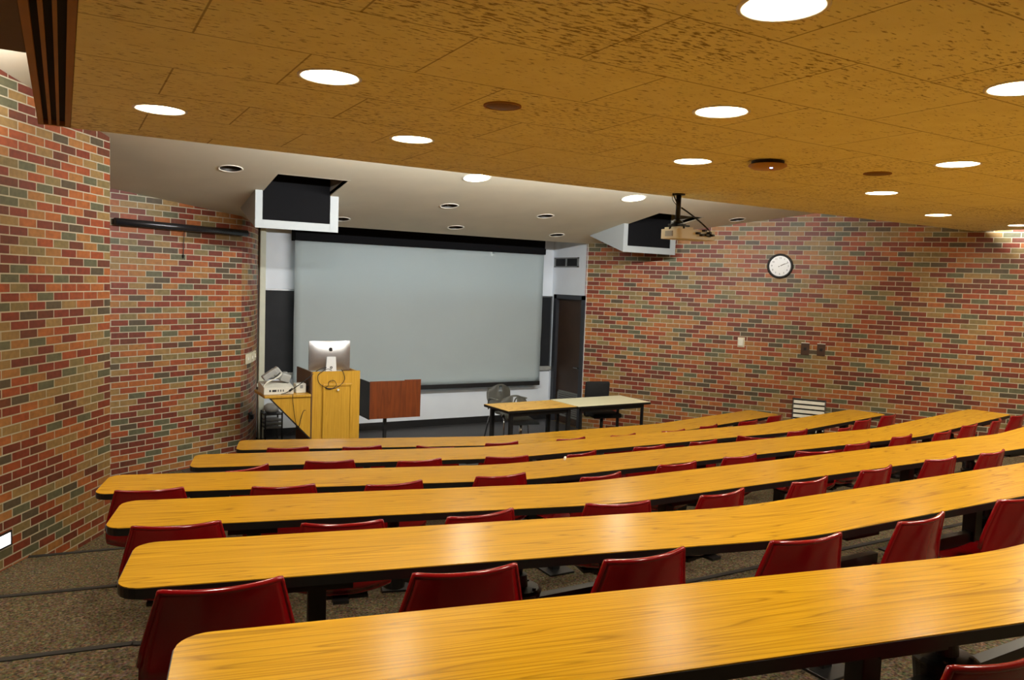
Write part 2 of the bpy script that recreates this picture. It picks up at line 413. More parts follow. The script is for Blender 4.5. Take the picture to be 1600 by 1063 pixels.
# door in the side of the stage
D = plain('door_1', lambda bm: [add_box(bm, (7.315, 10.375, 0), (7.42, 10.46, 2.175)), add_box(bm, (7.315, 11.20, 0), (7.42, 11.285, 2.175)), add_box(bm, (7.315, 10.375, 2.105), (7.42, 11.285, 2.178))], 'frame')
leaf = part('door_leaf', 'door', D, bx((7.375, 10.455, .01), (7.415, 11.205, 2.108)))
part('door_louver', 'louver_grey', leaf, lambda bm: [add_box(bm, (7.362, 10.50, .12), (7.376, 11.13, .15)), add_box(bm, (7.362, 10.50, .52), (7.376, 11.13, .55)),
     add_box(bm, (7.362, 10.50, .12), (7.376, 10.53, .55)), add_box(bm, (7.362, 11.10, .12), (7.376, 11.13, .55))] +
     [add_box(bm, (7.364, 10.52, z), (7.374, 11.11, z + .022), Matrix.Translation((0, 0, 0))) for z in [.165 + .036 * i for i in range(10)]])
part('door_handle', 'alu', leaf, lambda bm: [add_cyl(bm, (7.375, 10.53, .98), (7.33, 10.53, .98), .011, seg=10), add_cyl(bm, (7.335, 10.53, .98), (7.335, 10.64, .98), .009, seg=10)])

t = thing('wall_vent', 'dark air grille high on the white wall above the dark door', 'air vent', (7.34, 10.97, 2.72))
part('vent_frame', 'tray', t, lambda bm: [add_box(bm, (-.014, -.365, -.082), (0, .365, -.062)), add_box(bm, (-.014, -.365, .062), (0, .365, .082)), add_box(bm, (-.014, -.365, -.082), (0, -.325, .082)), add_box(bm, (-.014, .325, -.082), (0, .365, .082)), add_box(bm, (-.013, -.02, -.07), (0, .02, .07))])
part('vent_back', 'slot', t, bx((-.004, -.33, -.065), (0, .33, .065)))
part('louver', 'black', t, lambda bm: [add_box(bm, (-.011, -.33, z), (-.004, .33, z + .006)) for z in (-.05, -.03, -.01, .01, .03, .05)])
# stage floor and carpeted tiers
plain('floor', bx((-7, BACK - .2, -.1), (18, 11.6, 0)), 'carpet')
AX = 4.77
DESK = {  # flat near-edge Y, left kink, left slope, right kink, right slope, left end, right end, top Z
    1: (6.60, 3.85, .270, 6.10, .210, 1.36, 8.17, .74), 2: (5.49, 3.20, .235, 6.60, .190, .80, 8.74, .90),
    3: (4.31, 2.65, .260, 6.90, .190, .15, 9.36, 1.05), 4: (3.19, 2.55, .240, 6.95, .190, .15, 9.40, 1.20),
    5: (2.07, 2.62, .220, 6.95, .190, .13, 9.40, 1.35), 6: (.95, 2.60, .200, 6.95, .190, .13, 9.40, 1.50)}
TIER = {1: 0.0, 2: .16, 3: .31, 4: .46, 5: .61, 6: .76}
DEPTH = .44
def near_y(k, x):
    y, kl, sl, kr, sr = DESK[k][:5]
    return y + max(0, kl - x) * sl + max(0, x - kr) * sr
def lw_x(y): return LWc.x + (y - LWc.y) * LWd.x / LWd.y
def rw_x(y): return RWc.x + (y - RWc.y) * RWd.x / RWd.y
AISLE = {2: [(-.23, 6.73), (.445, 6.657)], 3: [(-.88, 5.64), (.30, 5.46)], 4: [(-1.63, 4.47), (-.27, 4.30), (.30, 4.22)], 5: [(-2.3, 3.36), (-.3, 3.10), (.28, 3.03)], 6: [(-3.0, 2.22), (-.3, 1.94), (.28, 1.87)]}
def nosing(k):
    pts = list(AISLE[k]); y, kl, sl, kr, sr, x0, x1, z = DESK[k]
    f = lambda x: near_y(k, x) + DEPTH * 1.015 + .02
    for x in (x0 + .25, kl, kr, min(x1, 9.2)): pts.append((x, f(x)))
    xe = x1
    while xe < rw_x(f(xe)) - .02: xe += .01
    pts.append((xe, f(xe))); return pts
n_trim = 2
for k in (2, 3, 4, 5, 6):
    ns = nosing(k)
    poly = ns + [(rw_x(BACK), BACK), (lw_x(BACK), BACK)]
    bm = bmesh.new(); add_prism(bm, poly[::-1], TIER[k - 1] - .01, TIER[k]); struct('floor_tier', bm, 'carpet')
    bm = bmesh.new()
    for (xa, ya), (xb, yb) in zip(ns[:-1], ns[1:]):
        d = Vector((xb - xa, yb - ya)).normalized(); nrm = Vector((-d.y, d.x))
        a, b = Vector((xa, ya)), Vector((xb, yb)); q = [a + nrm * .008, b + nrm * .008, b - nrm * .032, a - nrm * .032]
        add_prism(bm, [tuple(v) for v in q], TIER[k] - .03, TIER[k] + .006)
    struct('trim_%d' % n_trim, bm, 'rubber'); n_trim += 1
bm = bmesh.new(); add_prism(bm, [(1.5, 8.0), (8.8, 8.0), (7.30, 10.36), (7.30, FY), (2.42, FY), (1.98, 10.2), (1.2, 9.75)], 0, .004); struct('floor_stage', bm, 'floor')

# ---- white sloping ceiling with real openings
def circle(x, y, r, n=28): return [(x + r * math.cos(2 * PI * i / n), y + r * math.sin(2 * PI * i / n)) for i in range(n)]
def sheet(name, outer, holes, zf, m, thick=.05):
    bm = bmesh.new()
    loops = [outer] + holes
    tri = tessellate_polygon([[Vector((x, y, 0)) for x, y in L] for L in loops])
    flat = [p for L in loops for p in L]
    lo = [bm.verts.new((x, y, zf(x, y))) for x, y in flat]; hi = [bm.verts.new((x, y, zf(x, y) + thick)) for x, y in flat]
    for t in tri:
        try: bm.faces.new([lo[i] for i in t]); bm.faces.new([hi[i] for i in t])
        except ValueError: pass
    o = 0
    for L in loops:
        for i in range(len(L)):
            j = (i + 1) % len(L); bm.faces.new((lo[o + i], lo[o + j], hi[o + j], hi[o + i]))
        o += len(L)
    return struct(name, bm, m)
OFF = [(1.457, 8.256), (8.466, 8.275), (4.169, 8.898), (5.631, 8.979), (4.772, 9.954), (6.463, 9.959), (3.134, 9.968)]
ON_W = [(3.926, 7.695), (6.193, 7.816)]
CUT = [((1.93, 8.285), (2.675, 8.97)), ((7.06, 8.34), (7.85, 9.025))]
holes = [circle(x, y, .105) for x, y in OFF] + [circle(x, y, .142) for x, y in ON_W] + [[(a[0], a[1]), (b[0], a[1]), (b[0], b[1]), (a[0], b[1])] for a, b in CUT]
sheet('ceiling', [(LWa.x - .3, BACK - .1), (RWe.x + .3, BACK - .1), (RWe.x + .3, 3.0), (9.2, 10.42), (7.6, 10.42), (7.6, 10.39), (1.0, 10.39), (-2.5, 10.3), (LWa.x - .3, 3)], holes, lambda x, y: ceil_z(y), 'white_ceiling')
# open slot above the front wall, behind the edge of the white ceiling
plain('ceiling_slot', lambda bm: [add_box(bm, (1.5, 10.40, 3.055), (7.6, 10.43, 3.52)), add_box(bm, (1.5, 10.40, 3.50), (7.6, FY + .12, 3.54))], 'white_ceiling')
for a, b in CUT:   # painted lining of the two openings
    def lin(bm):
        zt = 3.95
        zl = lambda y: ceil_z(y) + .001
        for xx, xo in ((a[0], a[0] - .02), (b[0], b[0] + .02)):
            add_extrude(bm, [(a[1], zl(a[1])), (b[1] + .1, zl(b[1])), (b[1] + .1, zt), (a[1], zt)], 'x', xx, xo)
        add_box(bm, (a[0] - .02, a[1] - .02, zl(a[1])), (b[0] + .02, a[1], zt)); add_box(bm, (a[0] - .02, a[1] - .02, zt), (b[0] + .02, b[1] + .1, zt + .02))
    plain('ceiling_recess', lin, 'recess')

# ---- brown tiled ceiling hung below it
CZ, CT = 3.24, .10
ON_C = [(1.99, 1.80), (1.06, 3.58), (.483, 4.90), (1.966, 4.79), (2.905, 2.99), (3.867, 4.236), (3.544, 1.876), (5.223, 3.14), (6.224, 4.402), (8.238, 5.125), (9.867, 5.112),
        ]
UNSEEN = [(7.35, 3.25), (5.55, 1.75), (7.6, 1.9), (9.5, 3.6), (9.6, 1.6), (.4, 2.05), (3.0, .55), (5.0, .6)]   # the same lamps, beyond the picture's edge
SPK = [(1.961, 3.581), (5.223, 3.738)]
holes = [circle(x, y, .125) for x, y in ON_C]
sheet('ceiling_tiled', [(.05, -1.7), (10.48, -1.7), (10.48, 5.99), (.05, 5.94)], holes, lambda x, y: CZ, 'cork', CT)
plain('ceiling_edge', lambda bm: [add_box(bm, (-.13, -1.7, CZ + .075), (.052, 5.94, CZ + CT))], 'cork_edge')
plain('ceiling_soffit_dark', bx((-4.3, -1.7, 3.241), (-.131, 4.02, 3.36)), 'dark_brown')
dif = thing('slot_diffuser', 'brown linear air diffuser with three black slots along left ceiling edge', 'air vent', (0, 2.1, CZ))
part('slot_frame', 'cork_edge', dif, lambda bm: [add_box(bm, (a, -3.8, 0), (b, 3.835, .08)) for a, b in ((-.13, -.099), (-.072, -.056), (-.027, -.012), (.019, .052))] + [add_box(bm, (-.13, 3.80, .001), (.05, 3.836, .079))])
for a, b in ((-.099, -.072), (-.056, -.027), (-.012, .019)): part('slot', 'slot', dif, bx((a, -3.79, .03), (b, 3.79, .075)))

# ------------------------------------------------------------------ downlights
def can(name, label, x, y, z, r, on, group, tilt=0):
    t = thing(name, label, 'ceiling light', (x, y, z), 0, group)
    t.rotation_euler = (tilt, 0, 0)
    part('trim_ring', 'lamp_trim', t, lambda bm: add_lathe(bm, [(r - .006, .02), (r - .006, -.001), (r + .004, -.006), (r + .014, -.003), (r + .014, .002)]), True)
    part('reflector', 'lamp_trim' if on else 'canblack', t, lambda bm: add_lathe(bm, [(r - .006, .0), (r - .012, .05), (r - .03, .10), (r - .03, .14)] + ([] if on else [(0, .14)])), True)
    if on: part('lamp', 'lamp', t, lambda bm: add_lathe(bm, [(r - .028, .055), (r - .05, .045), (0, .040)] , seg=24), True)
    return t
where = ['lit round ceiling downlight at the top edge, largest in view', 'lit round ceiling downlight on brown tiles, second from the left',
    'leftmost lit round downlight, beside the black slot diffuser', 'lit round downlight on brown tiles above the left monitor hood',
    'lit round downlight on brown tiles right of the centre, below the largest', 'lit round downlight on brown tiles just left of the small blue light',
    'lit round downlight cut by right picture edge, nearest the viewer', 'lit round downlight on brown tiles right of the brown speaker grille near blue light',
    'lit round downlight just below the right brown ceiling speaker grille', 'lit round downlight close above the brick wall right of the clock',
    'lit round downlight at right picture edge just above dark brick corner']
for i, (x, y) in enumerate(ON_C):
    can('downlight', where[i], x, y, CZ, .131, True, 'lit downlights in the brown ceiling')
TILT = -math.atan(.169)
wl = ['lit round downlight in white ceiling above the projection screen', 'lit round downlight in white ceiling left of the projector']
for (x, y), l in zip(ON_W, wl): can('downlight', l, x, y, ceil_z(y), .145, True, 'lit downlights in the white ceiling', TILT)
ol = ['dark round recessed light left of the left monitor hood', 'dark round recessed light in white ceiling right of the projector', 'dark round recessed light above screen middle, nearer the brown ceiling edge',
      'dark round recessed light left of the right monitor hood, nearer the brown ceiling', 'dark round recessed light close above the screen housing middle', 'dark round recessed light close to the screen housing right end', 'dark round recessed light half hidden by the left monitor hood']
for (x, y), l in zip(OFF, ol): can('recessed_light', l, x, y, ceil_z(y), .108, False, 'unlit recessed lights in the white ceiling', TILT)
for (x, y), l in zip(SPK, ['round brown ceiling speaker grille in left half of tiled ceiling', 'round brown ceiling speaker grille right of the blue light']):
    t = thing('ceiling_speaker', l, 'speaker', (x, y, CZ), 0, 'ceiling speakers')
    part('grille', 'grille', t, lambda bm: add_lathe(bm, [(.085, .0), (.085, -.004), (.072, -.009), (0, -.012)]), True)
    part('rim', 'cork_edge', t, lambda bm: add_lathe(bm, [(.098, .0), (.098, -.006), (.086, -.008), (.085, .0)]), True)

t = thing('access_point', 'tan round access point with blue light on the brown ceiling', 'access point', (4.24, 3.89, CZ))
part('shadow_gap', 'black', t, lambda bm: add_lathe(bm, [(.11, 0), (.11, -.022), (0, -.022)]), True)  # black disc stands in for the shadowed gap above the housing
part('housing', 'ap', t, lambda bm: add_lathe(bm, [(.10, -.022), (.128, -.026), (.13, -.036), (.10, -.052), (0, -.058)]), True)
part('status_light', 'led', t, lambda bm: add_lathe(bm, [(0, -.061), (.010, -.058), (.012, -.05)], (-.03, -.06, 0), 12), True)

# ------------------------------------------------------------------ monitor hoods
def hood(label, x0, x1, yf, yb, zb, scr):
    zc = ceil_z(yf)
    t = thing('monitor_hood', label, 'monitor', (x0, yf, zb), 0, 'ceiling monitor hoods'); W = x1 - x0; H = zc - zb; zk = ceil_z(yb) - zb
    prof = [(0, 0), (0, H), (yb - yf, zk - .005), (yb - yf, zk - .02)]
    part('side_panel', 'hood', t, lambda bm: add_extrude(bm, prof, 'x', 0, .078))
    part('side_panel', 'hood', t, lambda bm: add_extrude(bm, prof, 'x', W - .098, W))
    part('bottom_panel', 'hood', t, lambda bm: add_extrude(bm, [(0, 0), (0, .092), (.05, .092), (yb - yf, zk), (yb - yf, zk - .02)], 'x', .076, W - .096))
    part('screen', 'black_matte', t, bx((.076, .012, .09), (W - .096, .045, .95)))
hood('white monitor hood hanging from ceiling left of the screen', 1.84, 2.775, 8.93, 9.75, 2.848, None)
hood('white monitor hood hanging from ceiling beside the brick wall with clock', 6.97, 7.95, 8.985, 9.80, 2.845, None)

# ------------------------------------------------------------------ projector
t = thing('projector', 'cream projector on black pole under the brown ceiling edge', 'projector', (5.09, 5.74, 2.80))
def rounded_slab(bm):
    poly = []
    for cx, cy, a0 in ((.37, .10, 0), (-.03, .10, 90), (-.03, -.08, 180), (.37, -.08, 270)):
        for i in range(6):
            a = math.radians(a0 + 18 * i); poly.append((cx - .02 + .045 * math.cos(a), cy + .045 * math.sin(a)))
    add_prism(bm, poly, .015, .105)
def top_shell(bm):
    add_prism(bm, [(-.06, -.09), (.12, -.09), (.12, .11), (-.06, .11)], .105, .125)
part('body', 'projector', t, lambda bm: (rounded_slab(bm), top_shell(bm)))
part('lens', 'black_gloss', t, lambda bm: add_cyl(bm, (.05, .13, .06), (.05, .175, .06), .035, .04))
part('vent', 'smoke', t, bx((-.104, -.05, .035), (-.0945, .05, .085)))
part('pole', 'black_metal', t, lambda bm: [add_cyl(bm, (0, 0, .17), (0, 0, .44), .024), add_cyl(bm, (0, 0, .428), (0, 0, .44), .06)], True)
part('mount_bracket', 'black_metal', t, lambda bm: [add_lathe(bm, [(.0, .20), (.04, .19), (.06, .165), (.0, .155)]), add_box(bm, (-.1, -.02, .135), (.14, .02, .152)), add_box(bm, (-.02, -.1, .135), (.02, .1, .152))] + [add_cyl(bm, (x, y, .1), (x, y, .145), .011) for x, y in ((-.09, 0), (.13, 0), (0, -.09), (0, .09))])
part('cable', 'cable', t, lambda bm: add_tube(bm, smooth_path([(.02, -.02, .31), (.12, -.05, .25), (.24, -.08, .17), (.30, -.12, .10), (.29, -.15, .05), (.22, -.135, .06)]), .008), True)
part('cable', 'cable', t, lambda bm: [add_tube(bm, smooth_path([(-.075, 0, .44), (-.06, -.01, .40), (-.03, -.01, .36), (0, -.02, .33)]), .006), add_tube(bm, smooth_path([(-.075, 0, .44), (-.075, .0, .38), (-.02, -.025, .31)]), .003)], True)
part('connector', 'cable', t, lambda bm: [add_box(bm, (x, -.165, z), (x + .03, -.12, z + .02), bevel=.003) for x, z in ((.12, .06), (.17, .045), (.22, .05), (.26, .07), (.30, .05), (.2, .09))])

# ------------------------------------------------------------------ projection screen and boards
t = thing('projection_screen', 'large grey-white projection screen pulled down over the front wall', 'projection screen', (4.945, 11.2, .63))
def scr(bm):
    nx, nz = 40, 24; vs = []
    for j in range(nz + 1):
        for i in range(nx + 1):
            u = i / nx; w = j / nz
            y = .004 * math.sin(9 * u + 5 * w) * (1 - w) + .006 * math.sin(23 * u - 11 * w) * math.exp(-((w - .35) / .25) ** 2) + .004 * math.sin(30 * (u + w))* (1-w)
            vs.append(bm.verts.new((-2.085 + 4.17 * u, y, .06 + 2.16 * w)))
    for j in range(nz):
        for i in range(nx):
            a = j * (nx + 1) + i; bm.faces.new((vs[a], vs[a + 1], vs[a + nx + 2], vs[a + nx + 1]))
    bmesh.ops.solidify(bm, geom=bm.faces[:], thickness=.002)
part('screen_fabric', 'screen', t, scr, True)
part('bottom_bar', 'black', t, lambda bm: [add_box(bm, (-2.09, -.014, -.002), (2.09, .016, .068), bevel=.006)])
part('housing', 'black_matte', t, lambda bm: [add_box(bm, (-2.09, -.05, 2.205), (2.09, .179, 2.30), bevel=.004), add_box(bm, (-2.09, -.02, 2.29), (2.09, .179, 2.56))])
t = thing('chalkboard', 'black chalkboard on front wall, showing at both sides of the screen', 'chalkboard', (4.9, FY, 0))
part('slate', 'board', t, bx((-2.415, -.014, .93), (2.432, -.002, 2.115)))
part('frame', 'alu', t, lambda bm: [add_box(bm, (-2.418, -.02, 2.115), (2.435, -.001, 2.14)), add_box(bm, (2.415, -.02, .92), (2.435, -.001, 2.13)), add_box(bm, (-2.418, -.02, .92), (-2.405, -.001, 2.13))])
part('chalk_tray', 'smoke', t, lambda bm: add_box(bm, (-2.418, -.06, .86), (2.435, -.001, .93), bevel=.006))

# ------------------------------------------------------------------ things on the walls
def on_wall(d): return math.atan2(d.y, d.x)
RA = on_wall(RWd); 
def rwp(x, y, off=0.0):
    p = Vector((x, y)); n = Vector((RWd.y, -RWd.x)); q = RWc + RWd * (p - RWc).dot(RWd) + n * off; return q
def wall_thing(name, label, cat, x, y, z, rot, group=None, off=0):
    q = rwp(x, y, off) if rot == RA else Vector((x, y)); return thing(name, label, cat, (q.x, q.y, z), rot, group)
# local frame on the walls: x along the wall, -y out of it
t = wall_thing('wall_clock', 'round black-rimmed white clock on the right brick wall', 'clock', 9.059, 7.964, 2.726, RA)
def ring(bm, ro, ri, d):
    prof = [(ri, -d * .55), (ri + .006, -d), (ro - .008, -d), (ro, -d * .6), (ro, 0), (ri, 0)]
    add_lathe(bm, [(r, z) for r, z in prof + [prof[0]]], seg=40)
    for v in bm.verts: v.co = Vector((v.co.x, v.co.z, v.co.y))
part('rim', 'black', t, lambda bm: ring(bm, .180, .148, .045), True)
dial = part('dial', 'clock_face', t, lambda bm: add_cyl(bm, (0, 0, 0), (0, -.022, 0), .15, seg=40))
bpy.context.view_layer.update()
for h in range(1, 13):
    cu = bpy.data.curves.new('numeral', 'FONT'); cu.body = str(h); cu.size = .036; cu.align_x = 'CENTER'; cu.align_y = 'CENTER'; cu.extrude = .0008
    fo = bpy.data.objects.new('numeral_text', cu); C.objects.link(fo)
    me = bpy.data.meshes.new_from_object(fo.evaluated_get(bpy.context.evaluated_depsgraph_get()))
    a = PI / 2 - h * PI / 6
    me.transform(Matrix.Translation((.114 * math.cos(a), -.0235, .114 * math.sin(a))) @ Matrix.Rotation(PI / 2, 4, 'X'))
    bpy.data.objects.remove(fo); bpy.data.curves.remove(cu)
    me.materials.clear(); me.materials.append(M['ink'])
    no = bpy.data.objects.new('numeral', me); C.objects.link(no); no.parent = dial
def hand(ang, L, w, y):
    def f(bm):
        mt = Matrix.Rotation(ang, 4, 'Y')
        add_box(bm, (-w, y - .001, -.025), (w, y + .001, L), mt)
    return f
part('hour_hand', 'ink', t, hand(math.radians(63), .075, .005, -.026))
part('minute_hand', 'ink', t, hand(math.radians(65), .125, .003, -.029))
part('clock_glass', 'clock_face', t, lambda bm: add_cyl(bm, (0, -.024, 0), (0, -.033, 0), .007, seg=12)).name = 'hub_cap'

def plate(name, label, cat, x, y, z, rot, w, h, m, group=None, detail=None):
    t = wall_thing(name, label, cat, x, y, z, rot, group)
    part('plate', m, t, bx((-w / 2, -.012, -h / 2), (w / 2, 0, h / 2), bevel=.003))
    if detail: detail(t)
    return t
plate('wall_switch', 'ivory control box on right brick wall below the clock', 'switch', 8.775, 8.362, 1.582, RA, .10, .145, 'plate', None,
      lambda t: part('toggle', 'paper', t, bx((-.035, -.04, -.055), (.035, -.011, .055), bevel=.006)))
for x, y, l in ((9.297, 7.628, 'left one of two brown plates on the right brick wall'), (9.422, 7.452, 'right one of two brown plates on the right brick wall')):
    plate('wall_plate', l, 'wall plate', x, y, 1.543, RA, .112, .175, 'plate_brown', 'brown plates on the brick wall', lambda t: (part('top_edge', 'louver', t, bx((-.054, -.02, .083), (.054, -.0005, .092))), part('button', 'black', t, bx((-.02, -.016, -.02), (.02, -.011, .02)))))
t = wall_thing('wall_vent', 'white louvered vent low in the right brick wall', 'air vent', 9.356, 7.545, .56, RA)
part('vent_frame', 'alu', t, lambda bm: [add_box(bm, (-.225, -.012, -.26), (.225, -.001, -.245)), add_box(bm, (-.225, -.012, .245), (.225, -.001, .26)), add_box(bm, (-.225, -.012, -.26), (-.21, -.001, .26)), add_box(bm, (.21, -.012, -.26), (.225, -.001, .26))])
part('vent_back', 'slot', t, bx((-.212, -.004, -.247), (.212, -.0005, .247)))
part('louver', 'louver', t, lambda bm: [add_box(bm, (-.21, -.03, -.026), (.21, -.024, .026), Matrix.Translation((0, .012, z)) @ Matrix.Rotation(math.radians(-28), 4, 'X')) for z in [-.21 + .068 * i for i in range(7)]])
plate('wall_outlet', 'small white outlet box low on brick wall behind the cream table', 'outlet', 7.72, 9.85, .43, RA, .13, .085, 'paper', None,
      lambda t: [part('socket', 'slot', t, bx((x, -.0135, -.014), (x + .02, -.0115, .014))) for x in (-.04, .02)])
# three light plates on the curved return beside the podium
for (x, y), l, r in (((2.055, 10.372), 'leftmost of three ivory switch plates on the curved brick', 62), ((2.137, 10.545), 'middle of three ivory switch plates on the curved brick', 66), ((2.214, 10.745), 'rightmost of three ivory switch plates on the curved brick', 70)):
    rr = math.radians(r)
    t = thing('light_switch', l, 'switch', (x + .006, y - .002, 1.245), rr, 'switches by the podium')
    part('plate', 'plate', t, bx((-.085, -.014, -.065), (.085, 0, .065), bevel=.004)); part('toggle', 'paper', t, bx((-.012, -.026, -.02), (.012, -.012, .02), bevel=.003))
t = thing('wall_socket', 'dark outlet low on the curved brick wall', 'outlet', (2.13, 10.52, .46), math.radians(65))
part('plate', 'black', t, bx((-.07, -.014, -.06), (.07, 0, .06), bevel=.004)); part('plug', 'black', t, bx((-.03, -.05, -.03), (.03, -.012, .03), bevel=.006))
LA = on_wall(LWd)
t = thing('step_light', 'glowing rectangular step light low on left brick wall', 'light', (-.40, 6.448, .375), LA)
part('frame', 'black_metal', t, lambda bm: [add_box(bm, (-.13, -.012, -.055), (.13, 0, -.043)), add_box(bm, (-.13, -.012, .043), (.13, 0, .055)), add_box(bm, (-.13, -.012, -.055), (-.118, 0, .055)), add_box(bm, (.118, -.012, -.055), (.13, 0, .055))])
part('lens', 'glow', t, bx((-.118, -.007, -.043), (.118, 0, .043)))
WA = math.atan2(W2d.y, W2d.x)
t = thing('screen_roller', 'black screen roller tube mounted high on the left brick wall', 'screen roller', (.446, 9.378, 2.838), WA)
part('tube', 'roller', t, lambda bm: add_cyl(bm, (.015, -.055, 0), (1.735, -.055, 0), .040), True)
part('bracket', 'black_metal', t, bx((.03, -.06, -.02), (.06, 0, .03))); part('bracket', 'black_metal', t, bx((1.66, -.06, -.02), (1.69, 0, .03)))
part('pull_cord', 'black_metal', t, lambda bm: [add_cyl(bm, (.87, -.03, -.02), (.87, -.012, -.31), .004, seg=8), add_cyl(bm, (.87, -.012, -.31), (.87, -.012, -.35), .014, .006, seg=10)])

# ------------------------------------------------------------------ long desks
def desk(k, label):
    y0, kl, sl, kr, sr, xl, xr, zt = DESK[k]; fl = TIER[k]
    h = DEPTH / 2
    def cx(x): return (x, near_y(k, x) + h * 1.015)
    # centre line with eased bends
    key = [cx(xl)]
    for kk in (kl, kr): key.append((kk, y0 + h))
    key.append(cx(xr))
    aL = math.atan(sl); aR = math.atan(sr)
    key[0] = (xl + .5 * DEPTH * math.sin(aL) * .0 + .05, cx(xl + .05)[1]); key[3] = (xr - .05, cx(xr - .05)[1])
    line = [Vector(key[0])]
    for i in (1, 2):
        p0, p1, p2 = Vector(key[i - 1]), Vector(key[i]), Vector(key[i + 1]); e = .22
        a = p1 + (p0 - p1).normalized() * e; b = p1 + (p2 - p1).normalized() * e
        for s in range(7):
            u = s / 6; line.append(a * (1 - u) ** 2 + p1 * 2 * u * (1 - u) + b * u * u)
    line.append(Vector(key[3]))
    # resample: stations along the line
    segs = [(line[i + 1] - line[i]).length for i in range(len(line) - 1)]; L = sum(segs)
    st = sorted(set([0, .004, .012, .024, .04, .06, .075] + [L - q for q in (0, .004, .012, .024, .04, .06, .075)] + [sum(segs[:i]) for i in range(1, len(segs))] + [L * i / 24 for i in range(1, 24)]))
    def at(s):
        for i, q in enumerate(segs):
            if s <= q + 1e-9 or i == len(segs) - 1:
                d = (line[i + 1] - line[i]).normalized(); return line[i] + d * s, d
            s -= q
    R = .075
    def half(s, hw):
        d = min(s, L - s)
        return hw if d >= R else hw - R + math.sqrt(max(0, R * R - (R - d) ** 2))
    ox, oy = line[0].x, y0
    t = thing('long_desk', label, 'desk', (AX, y0, fl), 0, 'rows of long bent desks')
    def slab(hw, z0, z1, grow=0):
        bm = bmesh.new(); uvl = bm.loops.layers.uv.new('UVMap'); rings = []
        for s in st:
            p, d = at(s); n = Vector((-d.y, d.x)); w = half(s, hw)
            row = []
            for q in (-1, 1):
                v = p + n * w * q - (d * grow if s == 0 else -d * grow if s == L else d * 0)
                row.append((v, s, w * q))
            rings.append([(bm.verts.new((v.x - AX, v.y - y0, z0 - fl)), bm.verts.new((v.x - AX, v.y - y0, z1 - fl)), s_, w_) for v, s_, w_ in row])
        def F(vs, uvs):
            f = bm.faces.new(vs)
            for l, u in zip(f.loops, uvs): l[uvl].uv = u
        off = (k * 3.7, k * 1.3)
        U = lambda a: (a[2] + off[0], a[3] + off[1])
        for A, B in zip(rings[:-1], rings[1:]):
            F((A[0][1], B[0][1], B[1][1], A[1][1]), (U(A[0]), U(B[0]), U(B[1]), U(A[1])))
            F((A[1][0], B[1][0], B[0][0], A[0][0]), (U(A[1]), U(B[1]), U(B[0]), U(A[0])))
            F((A[0][0], B[0][0], B[0][1], A[0][1]), (U(A[0]), U(B[0]), U(B[0]), U(A[0])))
            F((B[1][0], A[1][0], A[1][1], B[1][1]), (U(B[1]), U(A[1]), U(A[1]), U(B[1])))
        for A in (rings[0], rings[-1]): F((A[0][0], A[0][1], A[1][1], A[1][0]), [U(A[0])] * 4)
        return bm
    finish('edge_band', slab(h + .003, zt - .036, zt - .003, .003), 'band', t)
    finish('tabletop', slab(h, zt - .030, zt, 0), 'desk', t)
    part('underframe', 'black_metal', t, lambda bm: [add_box(bm, (-.5, -.02, -.02), (.5, .02, .02), Matrix.Translation((m_.x - AX, m_.y - y0, zt - fl - .056)) @ Matrix.Rotation(math.atan2(d_.y, d_.x), 4, 'Z') @ Matrix.Diagonal(((b_ - a_), 1, 1, 1)))
                                                      for (a_, b_) in [(u / 8 * (L - .5) + .25, (u + 1) / 8 * (L - .5) + .25) for u in range(8)] for m_, d_ in [at((a_ + b_) / 2)]])
    n_ped = int(L / 1.05); peds = []
    for i in range(n_ped):
        s = .62 + (L - 1.24) * i / (n_ped - 1); p, d = at(s); peds.append((p, d))
    for p, d in peds:
        mt = Matrix.Translation((p.x - AX, p.y - y0, 0)) @ Matrix.Rotation(math.atan2(d.y, d.x), 4, 'Z')
        ped = part('pedestal', 'black_metal', t, lambda bm: [add_box(bm, (-.032, -.035, .01), (.032, .035, zt - fl - .05), mt, bevel=.004), add_box(bm, (-.11, -.17, zt - fl - .075), (.11, .17, zt - fl - .045), mt)])
        part('foot_plate', 'black_metal', ped, lambda bm: add_box(bm, (-.10, -.12, 0), (.10, .12, .014), mt, bevel=.003))
    return t, at, L
names = {1: 'frontmost long bent wooden desk, nearest the podium', 2: 'second long bent wooden desk from the front', 3: 'third long bent wooden desk from the front, with a white chalk stub',
         4: 'fourth long bent wooden desk from the front', 5: 'fifth long bent wooden desk from the front, second nearest the viewer', 6: 'nearest and largest-looking long wooden desk in the foreground'}
DT = {k: desk(k, names[k]) for k in DESK}

# pivot hubs under the near edge, each serving the two chairs beside it
def slope(k, x):
    y0, kl, sl, kr, sr = DESK[k][:5]
    return -sl if x < kl else (sr if x > kr else 0)
def hub_part(k, x):
    t = DT[k][0]; y0 = DESK[k][0]; fl = TIER[k]; zt = DESK[k][7] - fl
    y = near_y(k, x) + DEPTH / 2
    c = (x - AX, y - y0, 0)
    hb = part('pivot_hub', 'black_metal', t, lambda bm: [add_lathe(bm, [(0, .30), (.055, .30), (.072, .42), (.084, .52), (.084, .535), (0, .535)], c, 24), add_cyl(bm, (c[0], c[1] + .03, .53), (c[0], c[1] + .03, zt - .05), .030), add_box(bm, (c[0] - .5, c[1] - .02, .44), (c[0] + .5, c[1] + .02, .50))])
    part('hub_cap', 'hub', hb, lambda bm: [add_lathe(bm, [(.088, .534), (.090, .542), (.078, .550), (.035, .556), (.03, .60), (0, .60)], c, 24)] + [add_cyl(bm, (c[0] + .066 * math.cos(a), c[1] + .066 * math.sin(a), .54), (c[0] + .066 * math.cos(a), c[1] + .066 * math.sin(a), .557), .007, seg=8) for a in (.5, 2.1, 3.7, 5.3)])
    return x, y

